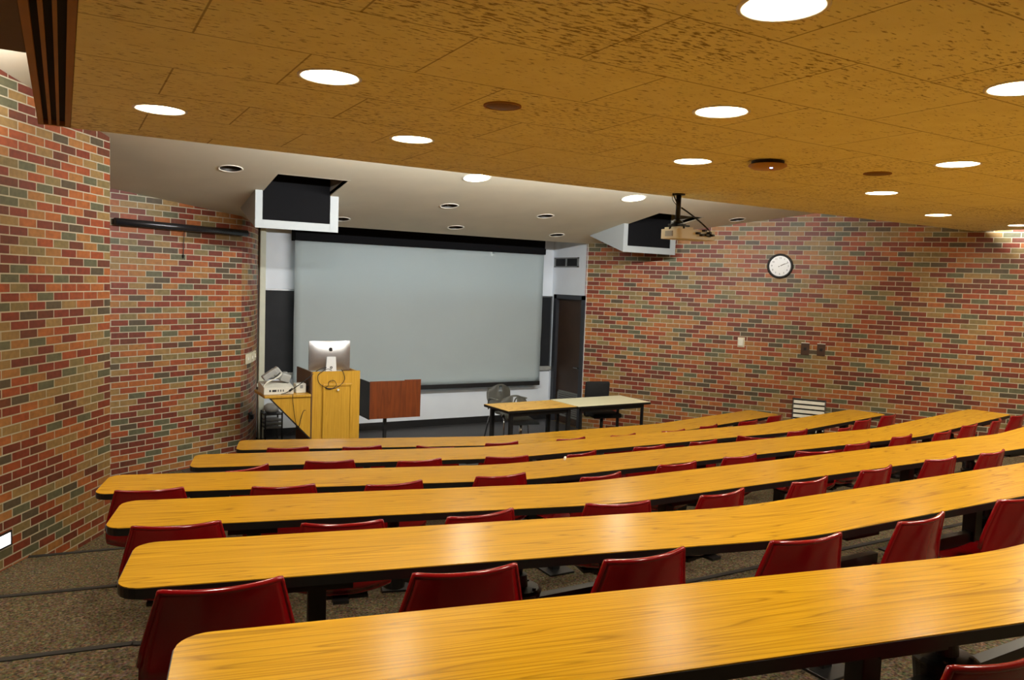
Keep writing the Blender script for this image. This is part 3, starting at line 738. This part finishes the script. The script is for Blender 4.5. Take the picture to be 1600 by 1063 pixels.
# ------------------------------------------------------------------ red swing chairs
def grid_mesh(bm, prof, nx=14, thick=.007):
    """prof: list of (y, z, half width, wrap) ; wrap pushes the sides forward or up"""
    rows = []
    for (y, z, w, wy, wz) in prof:
        row = []
        for i in range(nx + 1):
            u = -1 + 2 * i / nx
            row.append(bm.verts.new((u * w, y + wy * u * u, z + wz * abs(u) ** 2.2)))
        rows.append(row)
    for A, B in zip(rows[:-1], rows[1:]):
        for i in range(nx): bm.faces.new((A[i], A[i + 1], B[i + 1], B[i]))
    bmesh.ops.recalc_face_normals(bm, faces=bm.faces)
    bmesh.ops.solidify(bm, geom=bm.faces[:], thickness=thick)
    return rows
SEATP = [(.475, .405, .170, -.03, .005), (.47, .425, .190, -.03, .008), (.44, .440, .205, -.02, .012), (.36, .437, .214, 0, .02), (.25, .428, .218, 0, .028), (.15, .426, .220, 0, .034), (.09, .433, .222, 0, .04), (.052, .455, .224, .01, .04)]
BACKP = [(.052, .455, .224, .01, .04), (.030, .49, .226, .025, .03), (.020, .54, .225, .036, .015), (.012, .60, .217, .040, .004), (.004, .66, .203, .039, .0), (-.005, .715, .189, .036, .0), (-.012, .755, .179, .034, .0), (-.015, .775, .174, .033, .0), (-.016, .783, .171, .032, .005)]
def chair_meshes():
    bm = bmesh.new(); grid_mesh(bm, SEATP); bmesh.ops.recalc_face_normals(bm, faces=bm.faces)
    ms = bpy.data.meshes.new('seat'); bm.to_mesh(ms); bm.free()
    bm = bmesh.new(); grid_mesh(bm, BACKP)
    # rolled lip round the edge of the back
    L = [Vector((-w, y + wy, z + wz)) for y, z, w, wy, wz in BACKP]
    y, z, w, wy, wz = BACKP[-1]
    top = [Vector((u * w, y + wy * u * u, z + wz * abs(u) ** 2.2)) for u in [-.96 + .16 * i for i in range(13)]]
    Rr = [Vector((-p.x, p.y, p.z)) for p in reversed(L)]
    add_tube(bm, L[2:] + top + Rr[:-2], .0095, 8)
    bmesh.ops.recalc_face_normals(bm, faces=bm.faces)
    mb = bpy.data.meshes.new('backrest'); bm.to_mesh(mb); bm.free()
    bm = bmesh.new(); add_box(bm, (-.13, .12, .395), (.13, .36, .415), bevel=.004); add_box(bm, (-.03, .2, .35), (.03, .28, .40)); add_box(bm, (-.035, .03, .41), (.035, .14, .425))
    mk = bpy.data.meshes.new('seat_bracket'); bm.to_mesh(mk); bm.free()
    for me, m in ((ms, 'red'), (mb, 'red'), (mk, 'black_metal')):
        me.materials.append(M[m])
    for me in (ms, mb):
        for p in me.polygons: p.use_smooth = True
    return ms, mb, mk
CH = chair_meshes()
ORD = 'first second third fourth fifth sixth seventh eighth ninth tenth eleventh twelfth thirteenth fourteenth'.split()
ROWN = {1: 'frontmost desk', 2: 'second desk from the front', 3: 'third desk from the front', 4: 'fourth desk from the front', 5: 'fifth desk from the front', 6: 'nearest desk'}
# back-top centre X, Y and heading read off the photograph; None for Y puts the chair at the desk's usual distance
CHAIRS = {
    5: [(.41, 2.39, -6), (1.13, 2.20, -9), (1.77, 2.07, -1), (2.47, 1.96, -6), (3.17, 1.94, 4), (3.96, 1.95, -2)],
    4: [(.42, 3.54, -10), (1.07, 3.29, -14), (1.70, 3.17, 2), (2.42, 3.06, -12), (3.08, 3.00, 6), (3.79, 3.01, 7), (4.46, 3.05, 6), (5.18, 3.07, 1), (5.79, 3.06, 5)],
    3: [(.42, 4.75, -10), (1.12, 4.55, -11), (1.74, 4.37, -2), (2.44, 4.30, -3), (3.06, 4.06, 7), (3.78, 4.13, 1), (4.42, 4.15, 3), (5.14, 4.05, -14), (5.78, 4.14, 6), (6.50, 4.22, 8), (7.10, 4.21, 10), (7.78, 4.35, 9), (8.38, 4.42, 18), (9.0, 4.53, 8)],
    2: [(1.14, 5.68, 24), (1.74, 5.69, -14), (2.38, 5.47, -2), (3.08, 5.34, -12), (3.74, 5.24, 14), (4.47, 5.25, 2), (5.11, 5.25, 5), (5.74, 5.20, -42), (6.46, 5.32, 10), (7.14, 5.28, 17), (7.77, 5.52, 10), (8.40, 5.64, 10)],
    1: [(1.75, 6.98, -11), (2.38, 6.80, -7), (3.0, 6.55, -34), (3.69, 6.51, -1), (4.46, 6.45, 3), (5.10, 6.42, 6), (5.80, 6.43, 5), (6.42, 6.53, 14), (7.13, 6.60, 8), (7.80, 6.78, 14)],
    6: [(1.80, .89, -6)]}
for k, lst in CHAIRS.items():
    hubs = []
    for i, (x, y, hd) in enumerate(lst):
        if i % 2 == 1 or i == len(lst) - 1:
            hx = x + .40; hubs.append(hub_part(k, hx if hx < DESK[k][6] - .15 else x - .33))
    for i, (x, y, hd) in enumerate(lst):
        a = math.radians(hd)
        lab = 'red plastic chair at the %s, %s chair from its left end' % (ROWN[k], ORD[i])
        if k == 6: lab = 'red plastic chair at bottom right, the only one behind the nearest desk'
        # measured points are the two upper corners of the back
        t = thing('swing_chair', lab, 'chair', (x + .011 * math.sin(a), y - .011 * math.cos(a), TIER[k]), a, 'red swing chairs')
        for nm, me in zip(('seat', 'backrest', 'seat_bracket'), CH):
            o = bpy.data.objects.new(nm, me); C.objects.link(o); o.parent = t
        hx, hy = min(hubs, key=lambda q: (q[0] - x) ** 2 + (q[1] - y) ** 2)
        dx, dy = hx - t.location.x, hy - t.location.y
        lx, ly = dx * math.cos(a) + dy * math.sin(a), -dx * math.sin(a) + dy * math.cos(a)
        def arm(bm):
            p = Vector((0, .24, .37)); q = Vector((lx, ly, .40)); d = q - p; Ln = d.length
            mt = Matrix.Translation(p) @ Matrix.Rotation(math.atan2(d.y, d.x), 4, 'Z')
            add_box(bm, (-.02, -.028, -.03), (Ln - .06, .028, .03), mt, bevel=.005)
        part('swing_arm', 'black_metal', t, arm)

o = finish('chalk_stub', (lambda bm: (add_cyl(bm, (-.03, 0, .009), (.03, 0, .009), .009, seg=10), bm)[1])(bmesh.new()), 'chalk', None, False, (3.21, 4.715, 1.0505)); o.rotation_euler = (0, 0, .9)
tag(o, 'white chalk stub lying on the third desk from the front', 'chalk')

# ------------------------------------------------------------------ podium and what stands on it
t = thing('podium', 'yellow oak podium cabinet with a wing shelf, at the front left', 'podium', (2.64, 9.40, 0))
part('cabinet', 'podium', t, lambda bm: [add_box(bm, (0, 0, .0), (.60, .022, 1.172)), add_box(bm, (.582, .02, 0), (.60, .68, 1.16)), add_box(bm, (.0, .02, 1.06), (.60, .66, 1.08)), add_box(bm, (0, .66, 0), (.6, .68, 1.06))])
part('side_panel', 'podium_shade', t, lambda bm: add_extrude(bm, [(.0, 0), (.68, 0), (.68, 1.165), (.0, 1.17)], 'x', -.018, .0), label='side panel coloured dark for its shade')
dr = part('door', 'podium', t, lambda bm: [add_box(bm, (.13, -.012, .05), (.49, .001, 1.015), bevel=.003)])
part('door_moulding', 'podium', dr, lambda bm: [add_box(bm, (.125, -.024, .99), (.495, -.008, 1.02), bevel=.005), add_box(bm, (.125, -.022, .04), (.15, -.008, 1.0), bevel=.005), add_box(bm, (.47, -.022, .04), (.495, -.008, 1.0), bevel=.005)])
part('knob', 'paper', dr, lambda bm: [add_cyl(bm, (.31, -.012, .945), (.31, -.035, .945), .006, seg=10), add_cyl(bm, (.31, -.03, .945), (.31, -.045, .945), .014, seg=14)])
part('shelf', 'podium', t, bx((-.575, -.02, .868), (-.02, .55, .90), bevel=.004))
part('shelf_bracket', 'podium', t, lambda bm: add_extrude(bm, [(-.50, .868), (-.02, .868), (-.02, .36)], 'y', .0, .02))
part('bracket_edge', 'black', t, lambda bm: add_extrude(bm, [(-.52, .868), (-.50, .868), (-.02, .36), (-.02, .338)], 'y', -.004, .022))
part('outlet', 'black', t, lambda bm: [add_box(bm, (-.03, .10, .93), (-.018, .15, .98)), add_box(bm, (-.03, .10, 1.0), (-.018, .15, 1.05)), add_box(bm, (-.045, .02, .64), (-.018, .08, .72))])

t = thing('desktop_computer', 'silver desktop computer standing on the podium, seen from behind', 'computer', (2.925, 9.66, 1.08))
def bulge(bm):
    nx, nz = 14, 12; rows = []
    for j in range(nz + 1):
        row = []
        for i in range(nx + 1):
            u = -1 + 2 * i / nx; w = j / nz; v = 2 * w - 1
            b = max(0, (1 - abs(u) ** 2.2)) * max(0, (1 - abs(v) ** 2.2))
            row.append(bm.verts.new((u * .264, -.045 * b ** .8, .075 + w * .372)))
        rows.append(row)
    for A, B in zip(rows[:-1], rows[1:]):
        for i in range(nx): bm.faces.new((A[i], A[i + 1], B[i + 1], B[i]))
part('back_shell', 'aluminum_case', t, bulge, True)
part('display', 'black_gloss', t, bx((-.264, .001, .075), (.264, .012, .447)))
part('stand', 'stand_white', t, lambda bm: [add_extrude(bm, [(-.072, .012), (.072, .012), (.058, .252), (-.056, .252)], 'y', -.072, -.060), add_box(bm, (-.095, -.075, .002), (.095, .12, .014), bevel=.003)])
def apple(bm):
    # fruit silhouette with a bite and a leaf
    pts = []
    for i in range(48):
        a = 2 * PI * i / 48; r = .021 * (1 - .10 * math.cos(2 * a) * 0 + .0)
        x, z = .0195 * math.cos(a), .0215 * math.sin(a)
        z -= .004 * math.exp(-(x / .006) ** 2) * (1 if z > 0 else -.6)
        if x > 0: 
            d = math.hypot(x - .0255, z - .002)
            if d < .0115: x = .0255 - math.sqrt(max(0, .0115 ** 2 - (z - .002) ** 2))
        pts.append((x, z))
    add_extrude(bm, pts, 'y', -.0015, .004)
    add_extrude(bm, [(-.001, .022), (.0005, .028), (.006, .033), (.0095, .034), (.008, .028), (.003, .0235)], 'y', -.0015, .004)
lg = part('logo', 'black', t, apple); lg.location = (0, -.0455, .345); lg.scale = (1.25, 1, 1.25)
part('cable_grommet', 'cable', t, lambda bm: [add_lathe(bm, [(.008, .0), (.016, .0), (.016, .004), (.008, .004), (.008, 0)], (0, 0, 0), 18)]).matrix_local = Matrix.Translation((.0, -.073, .118)) @ Matrix.Rotation(PI / 2, 4, 'X')
o = finish('power_cable', (lambda bm: (add_tube(bm, smooth_path([(2.925, 9.57, 1.165), (2.86, 9.50, 1.19), (2.78, 9.40, 1.185), (2.70, 9.375, 1.13), (2.72, 9.378, 1.03), (2.83, 9.378, .965), (2.95, 9.378, .98), (3.03, 9.375, 1.06), (3.02, 9.38, 1.15), (3.0, 9.42, 1.19)], 8), .004), add_tube(bm, smooth_path([(2.83, 9.376, 1.0), (2.84, 9.374, 1.05), (2.90, 9.374, 1.06), (2.93, 9.374, 1.0), (2.86, 9.374, .955), (2.80, 9.376, .97), (2.83, 9.376, 1.0)], 6), .0035), bm)[2])(bmesh.new()), 'cable', None, True)
tag(o, 'dark looped cable hanging over the podium front from the computer', 'cable')
o = finish('signal_cable', (lambda bm: (add_tube(bm, smooth_path([(2.86, 9.58, 1.20), (2.72, 9.43, 1.19), (2.60, 9.40, 1.11), (2.45, 9.40, 1.0), (2.33, 9.40, .93), (2.26, 9.38, .915)], 8), .005), add_cyl(bm, (2.36, 9.40, .945), (2.40, 9.40, .975), .013, seg=10), bm)[2])(bmesh.new()), 'cable', None, True)
tag(o, 'black cable running from the computer down to the white device', 'cable')
o = finish('drop_cable', (lambda bm: (add_tube(bm, smooth_path([(2.40, 9.375, .912), (2.395, 9.372, .86), (2.42, 9.376, .66), (2.45, 9.385, .52)], 8), .0035), add_tube(bm, smooth_path([(2.61, 9.41, .68), (2.54, 9.40, .70), (2.50, 9.385, .60), (2.47, 9.385, .50), (2.40, 9.5, .42), (2.34, 9.6, .36)], 8), .0045), bm)[2])(bmesh.new()), 'cable', None, True)
tag(o, 'thin dark cable hanging below the podium wing shelf', 'cable')

t = thing('document_camera', 'white document camera base with grey folded arm on the wing shelf', 'document camera', (2.255, 9.62, .90))
part('base', 'paper', t, lambda bm: add_extrude(bm, [(-.17, .004), (-.17, .085), (.0, .115), (.17, .125), (.17, .004)], 'x', -.18, .17))
part('port', 'ink', t, lambda bm: [add_box(bm, (x, -.172, .035), (x + w, -.168, .06)) for x, w in ((-.12, .02), (-.085, .05), (-.02, .012), (.01, .012), (.04, .012))])
part('arm', 'paper', t, lambda bm: add_tube(bm, smooth_path([(-.17, -.10, .10), (-.12, -.10, .15), (.0, -.08, .20), (.045, -.07, .24)]), .009), True)
part('lamp_head', 'smoke', t, lambda bm: [add_box(bm, (-.09, -.05, -.035), (.09, .05, .035), Matrix.Translation((-.09, -.03, .23)) @ Matrix.Rotation(-.6, 4, 'Y'), bevel=.012), add_box(bm, (-.07, -.05, -.045), (.07, .05, .045), Matrix.Translation((.02, .03, .24)) @ Matrix.Rotation(.9, 4, 'Y'), bevel=.015)])
part('camera_head', 'smoke', t, lambda bm: [add_box(bm, (-.06, -.06, -.05), (.06, .06, .05), Matrix.Translation((.11, .03, .18)) @ Matrix.Rotation(.3, 4, 'Y'), bevel=.015), add_cyl(bm, (.11, .03, .23), (.11, .03, .25), .03)])
part('strap', 'cable', t, lambda bm: add_tube(bm, smooth_path([(-.16, -.09, .125), (-.05, -.09, .19), (.03, -.08, .255)]), .007), True)
t = thing('small_speaker', 'white boxy speaker at the end of the wing shelf', 'speaker', (2.525, 9.56, .90))
part('case', 'paper', t, bx((-.06, -.06, .001), (.065, .07, .118), bevel=.010)); part('badge', 'smoke', t, bx((-.01, -.0625, .06), (.025, -.059, .10)))

t = thing('equipment_cart', 'dark cart with stacked grey trays behind the podium wing', 'cart', (2.56, 11.10, 0))
def carp(bm):
    for x in (-.13, .10):
        for y in (-.13, .13): add_box(bm, (x - .009, y - .009, .004), (x + .009, y + .009, .42))
part('cart_frame', 'black_metal', t, carp)
part('bin', 'smoke', t, lambda bm: add_lathe(bm, [(0, .408), (.08, .41), (.105, .45), (.10, .50), (.06, .53), (0, .535)], (-.02, 0, 0)), True)
for z in (.19, .245, .30): part('tray', 'tray', t, lambda bm: [add_box(bm, (-.12, -.145, z), (.09, .13, z + .01)), add_box(bm, (-.12, -.145, z), (.09, -.135, z + .035))])
part('cart_shelf', 'black_metal', t, bx((-.14, -.14, .385), (.11, .14, .40)))

t = thing('lectern', 'reddish brown box lectern on a thin black post', 'lectern', (3.90, 9.88, 0))
part('cabinet', 'cherry', t, lambda bm: [add_box(bm, (-.355, -.01, .455), (.375, .008, .962)), add_box(bm, (.14, -.012, .955), (.375, .01, .972)), add_box(bm, (-.355, .0, .455), (.375, .36, .47))])
part('end_panel', 'black', t, bx((-.368, -.008, .45), (-.352, .37, .955)), label='black end panel')
part('end_panel', 'cherry', t, bx((.36, .006, .455), (.375, .34, .90)))
part('post', 'black_metal', t, lambda bm: [add_box(bm, (-.09, .15, .02), (-.05, .19, .46)), add_box(bm, (-.10, .14, 0.004), (.0, .20, .02))])
part('base', 'black_metal', t, lambda bm: [add_box(bm, (-.35, .13, .004), (.25, .21, .03)), add_box(bm, (-.11, -.12, .004), (-.03, .42, .03))])
part('cable_hook', 'brass', t, lambda bm: add_tube(bm, smooth_path([(.375, .1, .81), (.405, .1, .80), (.41, .1, .74), (.375, .1, .70)]), .005), True)

# ------------------------------------------------------------------ front tables and chairs
def table(label, cx, cy, w, d, rot, top, m, leg):
    t = thing('folding_table', label, 'table', (cx, cy, 0), rot, 'tables on the stage')
    part('tabletop', m, t, bx((-w / 2, -d / 2, top - .006), (w / 2, d / 2, top)))
    part('edge_band', 'band', t, bx((-w / 2 - .002, -d / 2 - .002, top - .034), (w / 2 + .002, d / 2 + .002, top - .004)))
    part('apron', 'black_metal', t, lambda bm: [add_box(bm, (-w / 2 + .08, s * (d / 2 - .07) - .012, top - .09), (w / 2 - .08, s * (d / 2 - .07) + .012, top - .035)) for s in (-1, 1)])
    for sx in (-1, 1):
        for sy in (-1, 1):
            x, y = sx * (w / 2 - .09), sy * (d / 2 - .07)
            part('leg', 'black_metal', t, lambda bm: add_box(bm, (x - leg, y - leg, .004), (x + leg, y + leg, top - .035), bevel=.003))
table('wooden topped table on the stage, left of the cream table', 5.40, 8.79, 1.09, .60, .045, .725, 'table_wood', .024)
table('cream topped table on the stage, right of the wooden table', 6.595, 8.855, 1.27, .67, .035, .725, 'table_white', .017)

def shell_chair(bm, H, w, z0):
    prof = [(.0, H - .012, w * .62, .05, -.05), (.0, H - .04, w * .86, .05, -.03), (.0, H - .12, w, .05, -.01), (.012, H - .22, w, .05, 0), (.03, H - .32, w * .9, .04, 0), (.05, z0 + .06, w * .8, .02, .02), (.09, z0 + .015, w * .85, 0, .02), (.2, z0, w * .95, 0, .015), (.36, z0 + .005, w * .95, 0, .01), (.42, z0 - .02, w * .9, 0, 0)]
    rows = []; nx = 14
    for (y, z, ww, wy, wz) in prof:
        rows.append([bm.verts.new(((-1 + 2 * i / nx) * ww, y - wy * (-1 + 2 * i / nx) ** 2, z + wz * abs(-1 + 2 * i / nx) ** 2.2)) for i in range(nx + 1)])
    return rows, nx
def guest(label, x, y, rot, H, swivel):
    t = thing('stacking_chair', label, 'chair', (x, y, 0), rot, 'grey chairs behind the stage tables')
    def back(bm):
        rows, nx = shell_chair(bm, H, .215, .44)
        for ri, (A, B) in enumerate(zip(rows[:5], rows[1:6])):
            for i in range(nx):
                if ri == 1 and i in (6, 7): continue          # hand hole
                bm.faces.new((A[i], A[i + 1], B[i + 1], B[i]))
        bmesh.ops.solidify(bm, geom=bm.faces[:], thickness=.006)
    part('backrest', 'grey_plastic', t, back, True)
    def seat(bm):
        rows, nx = shell_chair(bm, H, .215, .44)
        for A, B in zip(rows[5:-1], rows[6:]):
            for i in range(nx): bm.faces.new((A[i], A[i + 1], B[i + 1], B[i]))
        bmesh.ops.solidify(bm, geom=bm.faces[:], thickness=.006)
    part('seat', 'grey_plastic', t, seat, True)
    if not swivel:
        for sx in (-1, 1):
            part('leg', 'chrome', t, lambda bm: add_tube(bm, [(sx * .19, .36, .425), (sx * .21, .40, .38), (sx * .235, .43, .005)], .011), True)
            part('leg', 'chrome', t, lambda bm: add_tube(bm, [(sx * .18, .08, .44), (sx * .21, .03, .38), (sx * .24, -.06, .005)], .011), True)
            part('armrest', 'grey_plastic', t, lambda bm: [add_tube(bm, smooth_path([(sx * .22, .02, .50), (sx * .245, .05, .62), (sx * .25, .12, .665)]), .011), add_box(bm, (sx * .25 - .022, .08, .66), (sx * .25 + .022, .30, .68), bevel=.006)])
    else:
        part('gas_post', 'chrome', t, lambda bm: add_cyl(bm, (0, .22, .12), (0, .22, .43), .022), True)
        part('foot_ring', 'black_metal', t, lambda bm: [add_tube(bm, [(.24 * math.cos(a), .22 + .24 * math.sin(a), .20) for a in [2 * PI * i / 28 for i in range(28)]], .012, closed=True)] + [add_cyl(bm, (0, .22, .20), (.24 * math.cos(a), .22 + .24 * math.sin(a), .20), .008, seg=8) for a in (0.4, 2.5, 4.6)], True)
        for i in range(5):
            a = 2 * PI * i / 5 + .3
            lg = part('leg', 'black_metal', t, lambda bm: add_tube(bm, [(0, .22, .13), (.15 * math.cos(a), .22 + .15 * math.sin(a), .105), (.28 * math.cos(a), .22 + .28 * math.sin(a), .075)], [.022, .018, .012]), True)
            part('caster', 'black', lg, lambda bm: add_cyl(bm, (.28 * math.cos(a) - .02 * math.sin(a), .22 + .28 * math.sin(a) + .02 * math.cos(a), .032), (.28 * math.cos(a) + .02 * math.sin(a), .22 + .28 * math.sin(a) - .02 * math.cos(a), .032), .031, seg=14))
guest('grey plastic chair with chrome legs and armrests behind the wooden table', 5.58, 9.95, PI + .12, .868, False)
guest('grey swivel chair with foot ring tucked behind the wooden table', 5.51, 9.40, PI - .1, .785, True)
t = thing('office_chair', 'black fabric office chair behind the cream table', 'chair', (7.06, 9.62, 0), PI * .93)
part('backrest', 'fabric_black', t, lambda bm: [add_box(bm, (-.20, -.03, .60), (.20, .03, .90), Matrix.Rotation(-.08, 4, 'X'), bevel=.028)], True)
part('seat', 'fabric_black', t, lambda bm: add_box(bm, (-.23, .06, .40), (.23, .50, .47), bevel=.025), True)
part('back_support', 'black', t, lambda bm: add_tube(bm, smooth_path([(0, -.06, .66), (0, -.09, .5), (0, -.02, .38), (0, .2, .385)]), .022), True)
for sx in (-1, 1): part('armrest', 'black', t, lambda bm: [add_tube(bm, smooth_path([(sx * .2, .25, .4), (sx * .27, .25, .42), (sx * .27, .22, .60)]), .013), add_box(bm, (sx * .27 - .03, .08, .60), (sx * .27 + .03, .32, .63), bevel=.01)])
part('gas_post', 'black_metal', t, lambda bm: add_cyl(bm, (0, .27, .10), (0, .27, .40), .025), True)
for i in range(5):
    a = 2 * PI * i / 5
    lg = part('leg', 'black', t, lambda bm: add_tube(bm, [(0, .27, .12), (.15 * math.cos(a), .27 + .15 * math.sin(a), .10), (.28 * math.cos(a), .27 + .28 * math.sin(a), .075)], [.024, .02, .014]), True)
    part('caster', 'black', lg, lambda bm: add_cyl(bm, (.28 * math.cos(a) - .02 * math.sin(a), .27 + .28 * math.sin(a) + .02 * math.cos(a), .032), (.28 * math.cos(a) + .02 * math.sin(a), .27 + .28 * math.sin(a) - .02 * math.cos(a), .032), .031, seg=14))

# ------------------------------------------------------------------ lamps hidden in the cove above the brown ceiling
COVE = (.98, .985, .96)
def cove(name, p, d, L, power):
    # a strip facing direction d (pointing out and up)
    l = bpy.data.lights.new(name, 'AREA'); l.shape = 'RECTANGLE'; l.size = L; l.size_y = .05; l.energy = power; l.color = COVE
    o = bpy.data.objects.new(name, l); C.objects.link(o)
    d = Vector(d).normalized(); z = -d; x = Vector((0, 0, 1)).cross(z).normalized(); y = z.cross(x)
    m = Matrix((x, y, z)).transposed().to_4x4(); m.translation = p; o.matrix_world = m
for x, y in UNSEEN:
    l = bpy.data.lights.new('downlight_lamp', 'AREA'); l.shape = 'DISK'; l.size = .2; l.energy = 42 if y > 1.5 and x > 2 else 30; l.color = (1, .92, .74)
    o = bpy.data.objects.new('downlight_lamp', l); C.objects.link(o); o.location = (x, y, CZ - .01)
cove('cove_light_left', (-.09, 2.6, CZ + CT + .03), (-1, 0, .25), 6.2, 410)
cove('cove_light_right', (10.455, 3.7, CZ + CT + .04), (1, 0, .1), 4.2, 70)
cove('cove_light_front', (4.2, 5.925, CZ + CT + .04), (0, 1, .12), 5.4, 240)

w = bpy.data.worlds.new('World'); bpy.context.scene.world = w; w.use_nodes = True
w.node_tree.nodes['Background'].inputs[0].default_value = (.05, .05, .05, 1); w.node_tree.nodes['Background'].inputs[1].default_value = 0.0

# ------------------------------------------------------------------ camera
cam = bpy.data.cameras.new('camera'); cam.sensor_width = 36; cam.sensor_fit = 'HORIZONTAL'; cam.lens = 1220 / 1600 * 36; cam.clip_start = .05
co = bpy.data.objects.new('camera', cam); C.objects.link(co)
pitch, roll = .0719, .0359
F = Vector((0, math.cos(pitch), -math.sin(pitch))); U = Vector((0, math.sin(pitch), math.cos(pitch))); R = Vector((1, 0, 0))
R2 = R * math.cos(roll) + U * math.sin(roll); U2 = U * math.cos(roll) - R * math.sin(roll)
yaw = Matrix.Rotation(math.radians(-30), 3, 'Z')
R2, U2, F = yaw @ R2, yaw @ U2, yaw @ F
m = Matrix((R2, U2, -F)).transposed().to_4x4(); m.translation = (0, 0, 2.33); co.matrix_world = m
sc = bpy.context.scene; sc.camera = co
sc.view_settings.view_transform = 'Standard'; sc.view_settings.look = 'None'; sc.view_settings.gamma = 1; sc.view_settings.use_curve_mapping = False
sc.view_settings.exposure = 0.0
sc.cycles.max_bounces = 8; sc.cycles.diffuse_bounces = 5; sc.cycles.use_denoising = True; sc.cycles.sample_clamp_indirect = 8
